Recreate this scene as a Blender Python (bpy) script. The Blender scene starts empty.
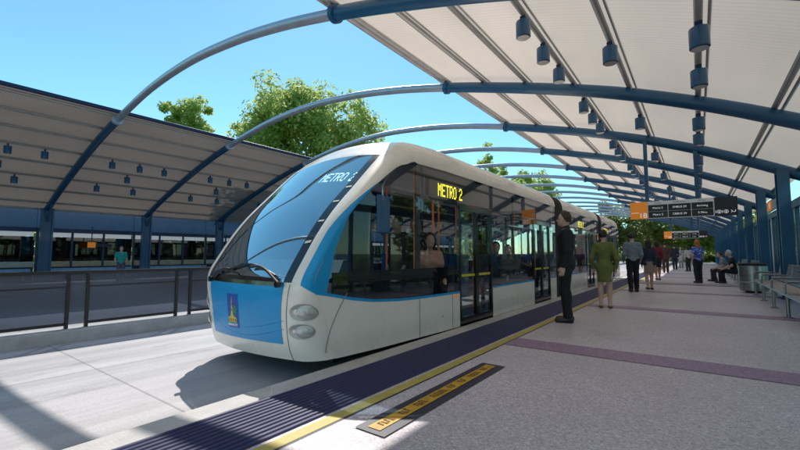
import bpy, math, random
import numpy as np
from mathutils import Vector, Matrix, Euler
random.seed(7); RNG = np.random.default_rng(7)
S = bpy.context.scene
COL = S.collection
rad = math.radians
ORD = ['first','second','third','fourth','fifth','sixth','seventh','eighth','ninth','tenth','eleventh','twelfth','thirteenth','fourteenth','fifteenth','sixteenth','seventeenth','eighteenth','nineteenth','twentieth']
ORD += ['twenty-'+o for o in ORD[:9]] + ['thirtieth'] + ['thirty-'+o for o in ORD[:9]]

# ------------------------------------------------------------------ helpers
def tag(o, label=None, cat=None, group=None, kind=None):
    if label: o['label'] = label
    if cat: o['category'] = cat
    if group: o['group'] = group
    if kind: o['kind'] = kind
    return o

def thing(name, label, cat, loc=(0, 0, 0), rotz=0, group=None):
    o = bpy.data.objects.new(name, None); COL.objects.link(o)
    o.location = loc; o.rotation_euler = (0, 0, rotz); o.empty_display_size = .1
    return tag(o, label, cat, group)

class MB:
    def __init__(s): s.v = []; s.f = []
    def add(s, vs, fs):
        b = len(s.v); s.v += [tuple(v) for v in vs]; s.f += [tuple(i+b for i in f) for f in fs]; return s
    def box(s, x0, x1, y0, y1, z0, z1):
        return s.add([(x0,y0,z0),(x1,y0,z0),(x1,y1,z0),(x0,y1,z0),(x0,y0,z1),(x1,y0,z1),(x1,y1,z1),(x0,y1,z1)],
                     [(0,3,2,1),(4,5,6,7),(0,1,5,4),(1,2,6,5),(2,3,7,6),(3,0,4,7)])
    def rbox(s, x0, x1, y0, y1, z0, z1, b=.02):
        # box with chamfered vertical and horizontal edges
        vs = []; 
        for z, i in ((z0, b), (z0+b, 0), (z1-b, 0), (z1, b)):
            X0, X1, Y0, Y1 = x0+i, x1-i, y0+i, y1-i
            vs += [(X0+b,Y0,z),(X1-b,Y0,z),(X1,Y0+b,z),(X1,Y1-b,z),(X1-b,Y1,z),(X0+b,Y1,z),(X0,Y1-b,z),(X0,Y0+b,z)]
        fs = [tuple(range(7,-1,-1)), tuple(range(24,32))]
        for k in range(3):
            for j in range(8):
                fs.append((k*8+j, k*8+(j+1)%8, k*8+8+(j+1)%8, k*8+8+j))
        return s.add(vs, fs)
    def tube(s, pts, r, n=12, caps=True):
        pts = [Vector(p) for p in pts]; m = len(pts)
        rs = r if isinstance(r, (list, tuple)) else [r]*m
        vs = []; prev = None
        for i, p in enumerate(pts):
            t = (pts[min(i+1, m-1)] - pts[max(i-1, 0)]).normalized()
            if prev is None:
                a = Vector((0,0,1)) if abs(t.z) < .9 else Vector((1,0,0))
                nrm = t.cross(a).normalized()
            else:
                nrm = (prev - t*prev.dot(t)).normalized()
            prev = nrm; bi = t.cross(nrm)
            for k in range(n):
                a = 2*math.pi*k/n
                vs.append(p + (nrm*math.cos(a) + bi*math.sin(a))*rs[i])
        fs = []
        for i in range(m-1):
            for k in range(n):
                fs.append((i*n+k, i*n+(k+1)%n, (i+1)*n+(k+1)%n, (i+1)*n+k))
        if caps: fs += [tuple(range(n-1,-1,-1)), tuple((m-1)*n+k for k in range(n))]
        return s.add(vs, fs)
    def lathe(s, prof, c=(0,0,0), n=24):
        vs = []; m = len(prof)
        for r, z in prof:
            for k in range(n):
                a = 2*math.pi*k/n; vs.append((c[0]+r*math.cos(a), c[1]+r*math.sin(a), c[2]+z))
        fs = [(i*n+k, i*n+(k+1)%n, (i+1)*n+(k+1)%n, (i+1)*n+k) for i in range(m-1) for k in range(n)]
        fs += [tuple(range(n-1,-1,-1)), tuple((m-1)*n+k for k in range(n))]
        return s.add(vs, fs)
    def grid(s, rows):
        n = len(rows[0]); vs = [p for r in rows for p in r]
        fs = [(i*n+j, i*n+j+1, (i+1)*n+j+1, (i+1)*n+j) for i in range(len(rows)-1) for j in range(n-1)]
        return s.add(vs, fs)
    def build(s, name, m, parent=None, smooth=False, loc=(0,0,0)):
        me = bpy.data.meshes.new(name); me.from_pydata(s.v, [], s.f); me.update()
        me.materials.append(m)
        if smooth:
            for p in me.polygons: p.use_smooth = True
            if smooth != 'all':
                try: me.set_sharp_from_angle(angle=rad(40))
                except Exception: pass
        o = bpy.data.objects.new(name, me); COL.objects.link(o); o.location = loc
        if parent: o.parent = parent
        return o

def kids(o): return [c for c in bpy.data.objects if c.parent == o]
def dup(root, loc=None, rotz=None, label=None):
    def rec(o, par):
        c = o.copy(); COL.objects.link(c)
        if par: c.parent = par
        for ch in CH.get(o.name, []): rec(ch, c)
        return c
    CH = {}
    for o in bpy.data.objects:
        if o.parent: CH.setdefault(o.parent.name, []).append(o)
    r = rec(root, None)
    if loc is not None: r.location = loc
    if rotz is not None: r.rotation_euler = (0, 0, rotz)
    if label: r['label'] = label
    return r

# ------------------------------------------------------------------ materials
def N(nt, t, **kw):
    n = nt.nodes.new(t)
    for k, v in kw.items():
        if k in n.inputs: n.inputs[k].default_value = v
        else: setattr(n, k, v)
    return n
def new_mat(name):
    m = bpy.data.materials.new(name); m.use_nodes = True; nt = m.node_tree; nt.nodes.clear()
    out = nt.nodes.new('ShaderNodeOutputMaterial'); return m, nt, out
def c4(c): return (c[0], c[1], c[2], 1)
def pos(nt, scale=(1,1,1), obj=False):
    if obj: src = N(nt, 'ShaderNodeTexCoord').outputs['Object']
    else: src = N(nt, 'ShaderNodeNewGeometry').outputs['Position']
    mp = N(nt, 'ShaderNodeMapping'); mp.inputs['Scale'].default_value = scale
    nt.links.new(src, mp.inputs['Vector']); return mp.outputs['Vector']
def ramp(nt, fac, stops):
    r = nt.nodes.new('ShaderNodeValToRGB'); e = r.color_ramp.elements
    while len(e) < len(stops): e.new(.5)
    for el, (p, c) in zip(e, stops): el.position = p; el.color = c4(c) if not isinstance(c, (int, float)) else (c, c, c, 1)
    nt.links.new(fac, r.inputs['Fac']); return r.outputs['Color']
def mixc(nt, a, b, fac, mode='MIX'):
    m = nt.nodes.new('ShaderNodeMix'); m.data_type = 'RGBA'; m.blend_type = mode
    for sock, v in ((m.inputs[0], fac), (m.inputs[6], a), (m.inputs[7], b)):
        if hasattr(v, 'links') or hasattr(v, 'is_linked'): nt.links.new(v, sock)
        else: sock.default_value = v if isinstance(v, (int, float)) else c4(v)
    return m.outputs[2]
def M(name, col, rough=.5, metal=0, var=.12, scale=3, bump=0, bscale=60, coat=0, obj=False, spec=.5, stretch=(1,1,1), emit=0):
    m, nt, out = new_mat(name)
    b = N(nt, 'ShaderNodeBsdfPrincipled'); nt.links.new(b.outputs[0], out.inputs[0])
    v = pos(nt, stretch, obj)
    n = N(nt, 'ShaderNodeTexNoise', Scale=scale, Detail=5.0, Roughness=.6); nt.links.new(v, n.inputs['Vector'])
    lo = tuple(max(0, x*(1-var)) for x in col); hi = tuple(min(1, x*(1+var)) for x in col)
    nt.links.new(ramp(nt, n.outputs['Fac'], [(.3, lo), (.7, hi)]), b.inputs['Base Color'])
    rr = ramp(nt, n.outputs['Fac'], [(.3, max(0, rough-.07)), (.7, min(1, rough+.07))])
    nt.links.new(rr, b.inputs['Roughness'])
    b.inputs['Metallic'].default_value = metal; b.inputs['Coat Weight'].default_value = coat
    b.inputs['Coat Roughness'].default_value = .08; b.inputs['Specular IOR Level'].default_value = spec
    if emit:
        b.inputs['Emission Color'].default_value = c4(col); b.inputs['Emission Strength'].default_value = emit
    if bump:
        n2 = N(nt, 'ShaderNodeTexNoise', Scale=bscale, Detail=3.0); nt.links.new(v, n2.inputs['Vector'])
        bp = N(nt, 'ShaderNodeBump', Strength=bump, Distance=.02); nt.links.new(n2.outputs['Fac'], bp.inputs['Height'])
        nt.links.new(bp.outputs[0], b.inputs['Normal'])
    return m
def glass(name, tint, refl=(1,1,1), base=.06, edge=.9, rough=.02):
    m, nt, out = new_mat(name)
    tr = N(nt, 'ShaderNodeBsdfTransparent'); tr.inputs[0].default_value = c4(tint)
    gl = N(nt, 'ShaderNodeBsdfGlossy', Roughness=rough); gl.inputs[0].default_value = c4(refl)
    lw = N(nt, 'ShaderNodeLayerWeight', Blend=.5); pw_ = N(nt, 'ShaderNodeMath', operation='POWER'); nt.links.new(lw.outputs['Facing'], pw_.inputs[0]); pw_.inputs[1].default_value = 4.0
    mr = N(nt, 'ShaderNodeMapRange'); mr.inputs['To Min'].default_value = base; mr.inputs['To Max'].default_value = edge
    nt.links.new(pw_.outputs[0], mr.inputs['Value'])
    n = N(nt, 'ShaderNodeTexNoise', Scale=.9, Detail=1.0); nt.links.new(pos(nt), n.inputs['Vector'])
    bp = N(nt, 'ShaderNodeBump', Strength=.04, Distance=.05); nt.links.new(n.outputs['Fac'], bp.inputs['Height'])
    nt.links.new(bp.outputs[0], gl.inputs['Normal'])
    mx = N(nt, 'ShaderNodeMixShader'); nt.links.new(mr.outputs[0], mx.inputs[0])
    nt.links.new(tr.outputs[0], mx.inputs[1]); nt.links.new(gl.outputs[0], mx.inputs[2]); nt.links.new(mx.outputs[0], out.inputs[0])
    return m
def emis(name, col, st):
    m, nt, out = new_mat(name); e = N(nt, 'ShaderNodeEmission', Strength=st); e.inputs[0].default_value = c4(col)
    nt.links.new(e.outputs[0], out.inputs[0]); return m

def road_mat(name, base, joint_x=None):
    m, nt, out = new_mat(name)
    b = N(nt, 'ShaderNodeBsdfPrincipled', Roughness=.8); nt.links.new(b.outputs[0], out.inputs[0])
    v = pos(nt); 
    n1 = N(nt, 'ShaderNodeTexNoise', Scale=.5, Detail=6.0, Roughness=.6); nt.links.new(pos(nt, (1, .35, 1)), n1.inputs['Vector'])
    n2 = N(nt, 'ShaderNodeTexNoise', Scale=90, Detail=2.0); nt.links.new(v, n2.inputs['Vector'])
    c1 = ramp(nt, n1.outputs['Fac'], [(.3, tuple(x*.78 for x in base)), (.68, tuple(x*1.08 for x in base))])
    c2 = ramp(nt, n2.outputs['Fac'], [(.35, .84), (.65, 1)])
    c = mixc(nt, c1, c2, 1.0, 'MULTIPLY')
    # tyre wear streaks along the track
    n3 = N(nt, 'ShaderNodeTexNoise', Scale=1.0, Detail=4.0); nt.links.new(pos(nt, (2.4, .06, 1)), n3.inputs['Vector'])
    c = mixc(nt, c, ramp(nt, n3.outputs['Fac'], [(.36, .74), (.58, 1)]), 1.0, 'MULTIPLY')
    n4 = N(nt, 'ShaderNodeTexNoise', Scale=2.2, Detail=5.0, Roughness=.65); nt.links.new(pos(nt, (1, .45, 1)), n4.inputs['Vector'])
    c = mixc(nt, c, ramp(nt, n4.outputs['Fac'], [(.30, .72), (.42, .97), (.6, 1)]), 1.0, 'MULTIPLY')
    # joints
    sep = N(nt, 'ShaderNodeSeparateXYZ'); nt.links.new(v, sep.inputs[0])
    def line(sock, off, per, w):
        a = N(nt, 'ShaderNodeMath', operation='ADD'); nt.links.new(sock, a.inputs[0]); a.inputs[1].default_value = off
        p = N(nt, 'ShaderNodeMath', operation='PINGPONG'); nt.links.new(a.outputs[0], p.inputs[0]); p.inputs[1].default_value = per/2
        l = N(nt, 'ShaderNodeMath', operation='LESS_THAN'); nt.links.new(p.outputs[0], l.inputs[0]); l.inputs[1].default_value = w
        return l.outputs[0]
    for args in ((sep.outputs[1], 2.2, 4.0, .012), (sep.outputs[0], 5.95, 30, .01)):
        c = mixc(nt, c, mixc(nt, c, (.66,.64,.64), 1.0, 'MULTIPLY'), line(*args))
    nt.links.new(c, b.inputs['Base Color'])
    bp = N(nt, 'ShaderNodeBump', Strength=.25, Distance=.01); nt.links.new(n2.outputs['Fac'], bp.inputs['Height']); nt.links.new(bp.outputs[0], b.inputs['Normal'])
    return m
def terrazzo(name, base, chip, rough=.45):
    m, nt, out = new_mat(name)
    b = N(nt, 'ShaderNodeBsdfPrincipled'); nt.links.new(b.outputs[0], out.inputs[0])
    v = pos(nt)
    vo = N(nt, 'ShaderNodeTexVoronoi', Scale=75); nt.links.new(v, vo.inputs['Vector'])
    sepc = N(nt, 'ShaderNodeSeparateColor'); nt.links.new(vo.outputs['Color'], sepc.inputs[0])
    vo2 = N(nt, 'ShaderNodeTexVoronoi', Scale=190); nt.links.new(v, vo2.inputs['Vector'])
    sep2 = N(nt, 'ShaderNodeSeparateColor'); nt.links.new(vo2.outputs['Color'], sep2.inputs[0])
    c = ramp(nt, sepc.outputs[0], [(.0, tuple(x*.72 for x in base)), (.35, base), (.8, tuple(x*1.1 for x in base)), (1, chip)])
    c = mixc(nt, c, ramp(nt, sep2.outputs[1], [(.2, .7), (.8, 1.15)]), .7, 'MULTIPLY')
    n1 = N(nt, 'ShaderNodeTexNoise', Scale=.7, Detail=6.0); nt.links.new(v, n1.inputs['Vector'])
    c = mixc(nt, c, ramp(nt, n1.outputs['Fac'], [(.3, .84), (.7, 1.06)]), 1.0, 'MULTIPLY')
    nt.links.new(c, b.inputs['Base Color'])
    nt.links.new(ramp(nt, n1.outputs['Fac'], [(.3, rough-.1), (.7, rough+.12)]), b.inputs['Roughness'])
    return m
def sheet_mat(name, base, trans=.0):
    m, nt, out = new_mat(name)
    b = N(nt, 'ShaderNodeBsdfPrincipled', Roughness=.7)
    sep = N(nt, 'ShaderNodeSeparateXYZ'); nt.links.new(pos(nt), sep.inputs[0])
    w = N(nt, 'ShaderNodeTexWave', Scale=3.2, Distortion=0.0); w.bands_direction = 'Y'; nt.links.new(pos(nt), w.inputs['Vector'])
    n1 = N(nt, 'ShaderNodeTexNoise', Scale=.8, Detail=4.0); nt.links.new(pos(nt, (1, .3, 1)), n1.inputs['Vector'])
    c = ramp(nt, n1.outputs['Fac'], [(.3, tuple(x*.9 for x in base)), (.7, tuple(x*1.06 for x in base))])
    c = mixc(nt, c, ramp(nt, w.outputs['Fac'], [(0, .93), (.3, 1)]), 1.0, 'MULTIPLY')
    nt.links.new(c, b.inputs['Base Color'])
    bp = N(nt, 'ShaderNodeBump', Strength=.15, Distance=.02); nt.links.new(w.outputs['Fac'], bp.inputs['Height']); nt.links.new(bp.outputs[0], b.inputs['Normal'])
    if trans:
        t = N(nt, 'ShaderNodeBsdfTranslucent'); nt.links.new(c, t.inputs[0])
        mx = N(nt, 'ShaderNodeMixShader'); mx.inputs[0].default_value = trans
        nt.links.new(b.outputs[0], mx.inputs[1]); nt.links.new(t.outputs[0], mx.inputs[2]); nt.links.new(mx.outputs[0], out.inputs[0])
    else: nt.links.new(b.outputs[0], out.inputs[0])
    return m
def leaf_mat(name, dark, light, sc=.6):
    m, nt, out = new_mat(name)
    n = N(nt, 'ShaderNodeTexNoise', Scale=sc, Detail=4.0, Roughness=.7); nt.links.new(pos(nt), n.inputs['Vector'])
    n2 = N(nt, 'ShaderNodeTexNoise', Scale=9.0, Detail=1.0); nt.links.new(pos(nt), n2.inputs['Vector'])
    c = ramp(nt, n.outputs['Fac'], [(.3, dark), (.7, light)])
    c = mixc(nt, c, ramp(nt, n2.outputs['Fac'], [(.3, .6), (.7, 1.25)]), 1.0, 'MULTIPLY')
    d = N(nt, 'ShaderNodeBsdfPrincipled', Roughness=.55); nt.links.new(c, d.inputs['Base Color'])
    t = N(nt, 'ShaderNodeBsdfTranslucent'); nt.links.new(mixc(nt, c, (1.0,.95,.4), .35), t.inputs[0])
    mx = N(nt, 'ShaderNodeMixShader'); mx.inputs[0].default_value = .58
    nt.links.new(d.outputs[0], mx.inputs[1]); nt.links.new(t.outputs[0], mx.inputs[2]); nt.links.new(mx.outputs[0], out.inputs[0])
    return m

m_blue = M('blue_steel_paint', (.008,.088,.20), .38, var=.1, coat=.3)
m_navy = M('navy_steel_paint', (.01,.035,.09), .45, var=.15)
m_silver = M('silver_tube', (.52,.55,.62), .38, metal=.55, var=.08)
m_galv = M('galvanised_purlin', (.46,.44,.43), .45, metal=.4, var=.12)
m_sheetR = sheet_mat('lit_roof_sheet', (.93,.745,.60), .48)  # colour lightened and made translucent for the brightly lit underside
m_sheetL = sheet_mat('shaded_roof_sheet', (.50,.42,.36), .10)  # same kind of roof, its colour darkened for the shaded underside
m_white = M('white_vehicle_paint', (.93,.85,.775), .28, var=.03, scale=1.2, coat=.5)
def grime(m, z0, z1):
    nt = m.node_tree; b = [n for n in nt.nodes if n.type == 'BSDF_PRINCIPLED'][0]; src = b.inputs['Base Color'].links[0].from_socket
    sp = N(nt, 'ShaderNodeSeparateXYZ'); nt.links.new(pos(nt), sp.inputs[0])
    n = N(nt, 'ShaderNodeTexNoise', Scale=4.0, Detail=5.0); nt.links.new(pos(nt, (1, 1, .35)), n.inputs['Vector'])
    mr = N(nt, 'ShaderNodeMapRange'); mr.inputs['From Min'].default_value = z1; mr.inputs['From Max'].default_value = z0; nt.links.new(sp.outputs[2], mr.inputs['Value'])
    mm = N(nt, 'ShaderNodeMath', operation='MULTIPLY'); nt.links.new(mr.outputs[0], mm.inputs[0]); nt.links.new(n.outputs['Fac'], mm.inputs[1])
    nt.links.new(mixc(nt, src, (.55,.50,.45), mm.outputs[0]), b.inputs['Base Color'])
grime(m_white, -.05, .30)
m_white2 = M('white_pillar_paint', (.91,.84,.77), .28, var=.02, scale=2, coat=.5)
m_bblue = M('azure_vehicle_paint', (.005,.325,.70), .36, var=.06, scale=2, coat=.12, spec=.35)
m_black = M('black_rubber', (.012,.012,.013), .55, var=.2)
m_gloss = M('gloss_black', (.01,.01,.011), .15, var=.2, coat=.4)
m_dark = M('dark_interior', (.07,.07,.072), .6, var=.2)
m_grey = M('grey_interior', (.45,.44,.42), .6, var=.1)
m_orange = M('orange_pole', (.85,.24,.06), .4, var=.1, emit=.12)  # slight emission put in to brighten the poles
m_seatf = M('seat_fabric', (.04,.10,.26), .8, var=.3, scale=20)
m_chrome = M('brushed_steel', (.36,.35,.345), .32, metal=.9, var=.1, stretch=(1,1,18))
m_lens = M('lamp_lens', (.60,.59,.57), .22, metal=.25, var=.10, scale=40, coat=.6)
m_lamp = M('lamp_bowl', (.46,.44,.41), .35, metal=.3, var=.08)
m_seam = M('panel_gap', (.25,.24,.23), .7, var=.1)
g_side = glass('tinted_side_glass', (.80,.82,.82), base=.06, edge=.9)
g_front = glass('blue_windscreen_glass', (.56,.78,.95), refl=(.80,.97,1), base=.52, edge=.95)
g_clear = glass('clear_screen_glass', (.80,.86,.88), base=.05, edge=.9)
g_smoke = glass('smoky_wall_glass', (.075,.085,.09), base=.05, edge=.8)
def infill(name, tint, col, f):
    m, nt, out = new_mat(name); tr = N(nt, 'ShaderNodeBsdfTransparent'); tr.inputs[0].default_value = c4(tint)
    b = N(nt, 'ShaderNodeBsdfPrincipled', Roughness=.35); n = N(nt, 'ShaderNodeTexNoise', Scale=1.5, Detail=4.0); nt.links.new(pos(nt, (1,.3,3)), n.inputs['Vector'])
    nt.links.new(ramp(nt, n.outputs['Fac'], [(.3, tuple(x*.75 for x in col)), (.7, tuple(x*1.25 for x in col))]), b.inputs['Base Color'])
    mx = N(nt, 'ShaderNodeMixShader'); mx.inputs[0].default_value = f
    nt.links.new(tr.outputs[0], mx.inputs[1]); nt.links.new(b.outputs[0], mx.inputs[2]); nt.links.new(mx.outputs[0], out.inputs[0]); return m
g_dark = infill('smoked_infill_panel', (.62,.68,.78), (.12,.135,.165), .5)
m_conc = M('kerb_concrete', (.52,.50,.49), .8, var=.14, scale=5, bump=.3, bscale=70)
m_conc2 = M('median_concrete', (.42,.42,.43), .85, var=.15, scale=4, bump=.3)
m_yline = M('yellow_line_paint', (.50,.41,.10), .6, var=.16, scale=8)
m_tact = M('ribbed_navy_rubber', (.024,.025,.095), .55, var=.16, scale=6, spec=.35)
m_road = road_mat('pale_concrete_road', (.57,.545,.555))
m_plat = terrazzo('speckled_platform', (.65,.575,.625), (.85,.82,.85))
m_purple = terrazzo('purple_band', (.36,.23,.36), (.52,.40,.54))
m_drain = M('black_drain', (.012,.012,.015), .5)
m_grass = M('lawn_green', (.10,.15,.04), .9, var=.4, scale=3, bump=.8, bscale=40)
m_signdark = M('charcoal_sign', (.028,.028,.045), .5, var=.08)
m_signor = M('orange_sign', (.88,.28,.03), .5, var=.05, emit=.22)  # slight emission put in to brighten the orange panels
m_signwh = M('white_sign', (.72,.72,.72), .5, var=.02, emit=.06)
m_cell = M('black_screen', (.006,.006,.007), .3, var=.1)
m_text = M('white_lettering', (.85,.85,.85), .5, var=0, emit=.4)
m_texto = M('dark_lettering', (.05,.05,.06), .5, var=0)
e_led = emis('yellow_led', (.95,.85,.02), 2.6)
e_ledw = emis('white_led', (.85,.97,1), 4.5)
m_bark = M('bark', (.10,.075,.05), .9, var=.3, bump=.8, bscale=25)
m_leafA = leaf_mat('leaf_fresh', (.16,.31,.05), (.52,.68,.20))
m_leafB = leaf_mat('leaf_deep', (.05,.11,.02), (.18,.26,.06))
m_leafC = leaf_mat('leaf_lime', (.10,.17,.02), (.30,.34,.04))
m_plank = M('tan_plank', (.45,.36,.24), .6, var=.2)
m_lblue = M('pale_blue_panel', (.13,.20,.30), .5, var=.1)
m_sky2 = M('sunlit_strip_blue', (.22,.42,.68), .4, var=.15)
m_fframe = M('dark_bronze_frame', (.014,.013,.013), .5, var=.2)
m_lstrip = M('sky_glow_strip', (.75,.78,.80), .5, var=.05, emit=.25)  # glows in place of the bright sky seen under the beam

# ------------------------------------------------------------------ arches and canopies
ARX = [-26.6,-25.8,-23.8,-21.1,-18.8,-17.0,-14.4,-11.7,-9.35,-7.5,-5.7,-4.0,-2.35,-1.0,.5,1.56,1.95,2.6]
ARZ = [3.05,3.36,4.14,5.05,5.72,6.12,6.58,6.74,6.60,6.34,5.97,5.54,5.07,4.62,4.01,3.50,3.30,2.97]
def az(x):
    i = max(0, min(len(ARX)-2, int(np.searchsorted(ARX, x))-1))
    x0, x1 = ARX[i], ARX[i+1]; h = x1-x0; t = (x-x0)/h
    def sl(k):
        a, b = max(k-1, 0), min(k+1, len(ARX)-1); return (ARZ[b]-ARZ[a])/(ARX[b]-ARX[a])
    m0, m1 = sl(i)*h, sl(i+1)*h
    return (2*t**3-3*t*t+1)*ARZ[i]+(t**3-2*t*t+t)*m0+(-2*t**3+3*t*t)*ARZ[i+1]+(t**3-t*t)*m1
JR, JL = -5.62, -17.1
CR, CL = 1.85, -25.7
def span(x0, x1, n): return [(x0+(x1-x0)*k/n, 0, az(x0+(x1-x0)*k/n)) for k in range(n+1)]
def column(mb, x, z0, z1):
    mb.box(x-.115, x+.115, -.24, -.17, z0, z1).box(x-.115, x+.115, .17, .24, z0, z1).box(x-.05, x+.05, -.17, .17, z0, z1)
arch0 = thing('steel_arch', '', 'arch', (0, 5.4, 0), group='steel arches spanning the busway')
MB().tube(span(JR, 2.25, 22), .14, 14).build('arch_beam', m_blue, arch0, True)
MB().tube(span(-26.2, JL, 22), .14, 14).build('arch_beam', m_blue, arch0, True)
MB().tube(span(JL, JR, 40), .115, 14).build('arch_span', m_silver, arch0, True)
for xj in (JR, JL):
    d = .05; MB().tube([(xj-d,0,az(xj-d)), (xj+d,0,az(xj+d))], .185, 18).build('collar', m_blue if xj == JR else m_silver, arch0, True)
for xc, z0 in ((CR, 0), (CL, -.2)):
    mb = MB(); column(mb, xc, z0+.03, az(xc)); o = mb.build('column', m_blue, arch0)
    MB().box(xc-.2, xc+.2, -.33, .33, z0+.004, z0+.03).build('base_plate', m_navy, o)
mb = MB().tube([(CL+.05,-.0,2.75), (CL+.75,0,az(CL+.75)-.12)], .05); mb.build('brace', m_blue, arch0, True)
NA = 14
YS = [5.4+4.45*i for i in range(-4, NA)]
for i, y in enumerate(YS):
    o = arch0 if i == 4 else dup(arch0, (0, y, 0))
    if i < 4: o['label'] = 'blue and silver steel arch outside the picture, %s behind the first one in view' % ORD[3-i]
    else: o['label'] = 'blue and silver steel arch over the busway, %s from the camera' % ORD[i-4]
PR = [-5.6,-4.5,-3.35,-2.2,-1.06,.14,1.25,2.2]
PL = [-17.15,-18.35,-19.5,-20.7,-21.9,-23.1,-24.3,-25.5,-26.2]
Y0C, Y1C = -14.0, 65.5
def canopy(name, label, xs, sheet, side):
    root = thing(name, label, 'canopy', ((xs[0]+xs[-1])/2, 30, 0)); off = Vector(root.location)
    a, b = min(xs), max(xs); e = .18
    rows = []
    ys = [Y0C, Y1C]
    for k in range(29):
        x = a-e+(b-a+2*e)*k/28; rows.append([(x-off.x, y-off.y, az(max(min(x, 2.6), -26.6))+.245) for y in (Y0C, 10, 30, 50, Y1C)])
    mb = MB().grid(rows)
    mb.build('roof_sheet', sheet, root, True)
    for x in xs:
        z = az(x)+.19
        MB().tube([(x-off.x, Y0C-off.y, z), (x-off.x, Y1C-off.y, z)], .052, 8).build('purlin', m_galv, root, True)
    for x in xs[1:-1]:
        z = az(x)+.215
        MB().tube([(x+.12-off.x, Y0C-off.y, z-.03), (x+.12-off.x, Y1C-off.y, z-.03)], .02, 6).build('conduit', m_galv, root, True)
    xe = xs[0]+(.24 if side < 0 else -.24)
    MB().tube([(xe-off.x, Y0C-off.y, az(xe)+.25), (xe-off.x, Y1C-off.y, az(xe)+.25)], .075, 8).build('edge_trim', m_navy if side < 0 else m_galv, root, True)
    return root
canopy('platform_canopy', 'pale, lit-toned curved roof on silver purlins above the near platform on the right', PR, m_sheetR, 1)
canopy('platform_canopy', 'curved roof coloured in shaded brown-grey above the opposite platform on the left', PL, m_sheetL, -1)
# spotlights under the purlins
def make_spot():
    r = thing('spotlight', '', 'spotlight')
    MB().lathe([(.03,-.10),(.13,-.11),(.135,-.12),(.135,-.42),(.12,-.43)], n=16).build('housing', m_blue, r, True)
    MB().lathe([(.02,-.425),(.10,-.433),(.115,-.436)], n=16).build('lens', m_lens, r, True)
    MB().box(-.05,.05,-.03,.03,-.11,.0).build('bracket', m_navy, r)
    return r
sp0 = None
spot_rows = [(3, [1.04, 2.13, 3.2]), (4, [2.05]), (5, [1.2, 2.75])]
nm = {3: 'outer', 4: 'middle', 5: 'inner'}
for side, xs, lst in (('right', PR, {3:3,4:4,5:5}), ('left', PL, {3:3,4:4,5:5})):
    for rk, offs in spot_rows:
        cnt = 0
        for b in range(0, 11):
            for oy in offs:
                x = xs[lst[rk]]; p = (x, 5.4+4.45*(b-(0 if side == 'right' else 1))+oy, az(x)+.13)
                lab = 'blue canister spotlight on the %s purlin of the %s canopy, %s from the camera end' % (nm[rk], side, ORD[cnt]); cnt += 1
                if sp0 is None: sp0 = make_spot(); sp0['group'] = 'canister spotlights under the canopies'; o = sp0; o.location = p
                else: o = dup(sp0, p)
                o['label'] = lab
                o.scale = (.88,.88,.88)

# ------------------------------------------------------------------ ground, road, platforms
def struct(mb, name, m): return tag(mb.build(name, m), kind='structure')
struct(MB().add([(-900,-900,-.30),(900,-900,-.30),(900,900,-.30),(-900,900,-.30)], [(0,1,2,3)]), 'ground', m_grass)
struct(MB().box(-8.08,-3.07,-150,130,-.5,-.25), 'busway_road', m_road)
struct(MB().box(-19.0,-8.5,-150,130,-.5,-.25), 'opposite_busway_road', road_mat('grey_road', (.40,.39,.40)))
struct(MB().rbox(-8.5,-8.08,-14,110,-.6,-.06,.015), 'median_kerb', m_conc2)
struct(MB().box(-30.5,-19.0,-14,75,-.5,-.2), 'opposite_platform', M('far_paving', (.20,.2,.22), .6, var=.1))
struct(MB().rbox(-3.07,-2.815,-16,66,-.6,0,.012), 'platform_kerb', m_conc)
struct(MB().box(-2.81,2.75,-16,66,-.5,0), 'platform', m_plat)
mb = MB(); w = .052; x = -2.80
rowsz = [[], []]
prof = []
while x < -2.19:
    prof += [(x, .004), (x+.010, .013), (x+.030, .013), (x+.040, .004)]; x += w
mb.grid([[(p[0], -15.9, p[1]) for p in prof], [(p[0], 65.9, p[1]) for p in prof]])
struct(mb, 'tactile_strip', m_tact)
struct(MB().add([(-2.15,-15.9,.004),(-2.05,-15.9,.004),(-2.05,65.9,.004),(-2.15,65.9,.004)], [(0,1,2,3)]), 'yellow_line', m_yline)
struct(MB().add([(-2.045,-15.9,.003),(-2.033,-15.9,.003),(-2.033,65.9,.003),(-2.045,65.9,.003)], [(0,1,2,3)]), 'edge_joint', m_drain)
mb = MB()
for k in range(-1, 13):
    y = 5.2+4.68*k; mb.add([(-2.03,y-.24,.005),(2.6,y-.24,.005),(2.6,y+.24,.005),(-2.03,y+.24,.005)], [(0,1,2,3)])
struct(mb, 'paving_band', m_purple)
struct(MB().add([(-2.03,18.25,.009),(2.6,18.25,.009),(2.6,18.5,.009),(-2.03,18.5,.009)], [(0,1,2,3)]), 'drain_channel', m_drain)
struct(MB().add([(7.2,-20,-.29),(9.0,-20,-.29),(9.0,90,-.29),(7.2,90,-.29)], [(0,1,2,3)]), 'reflection_path', m_conc)  # pale strip added beyond the screen to brighten the bus window reflections
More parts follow.
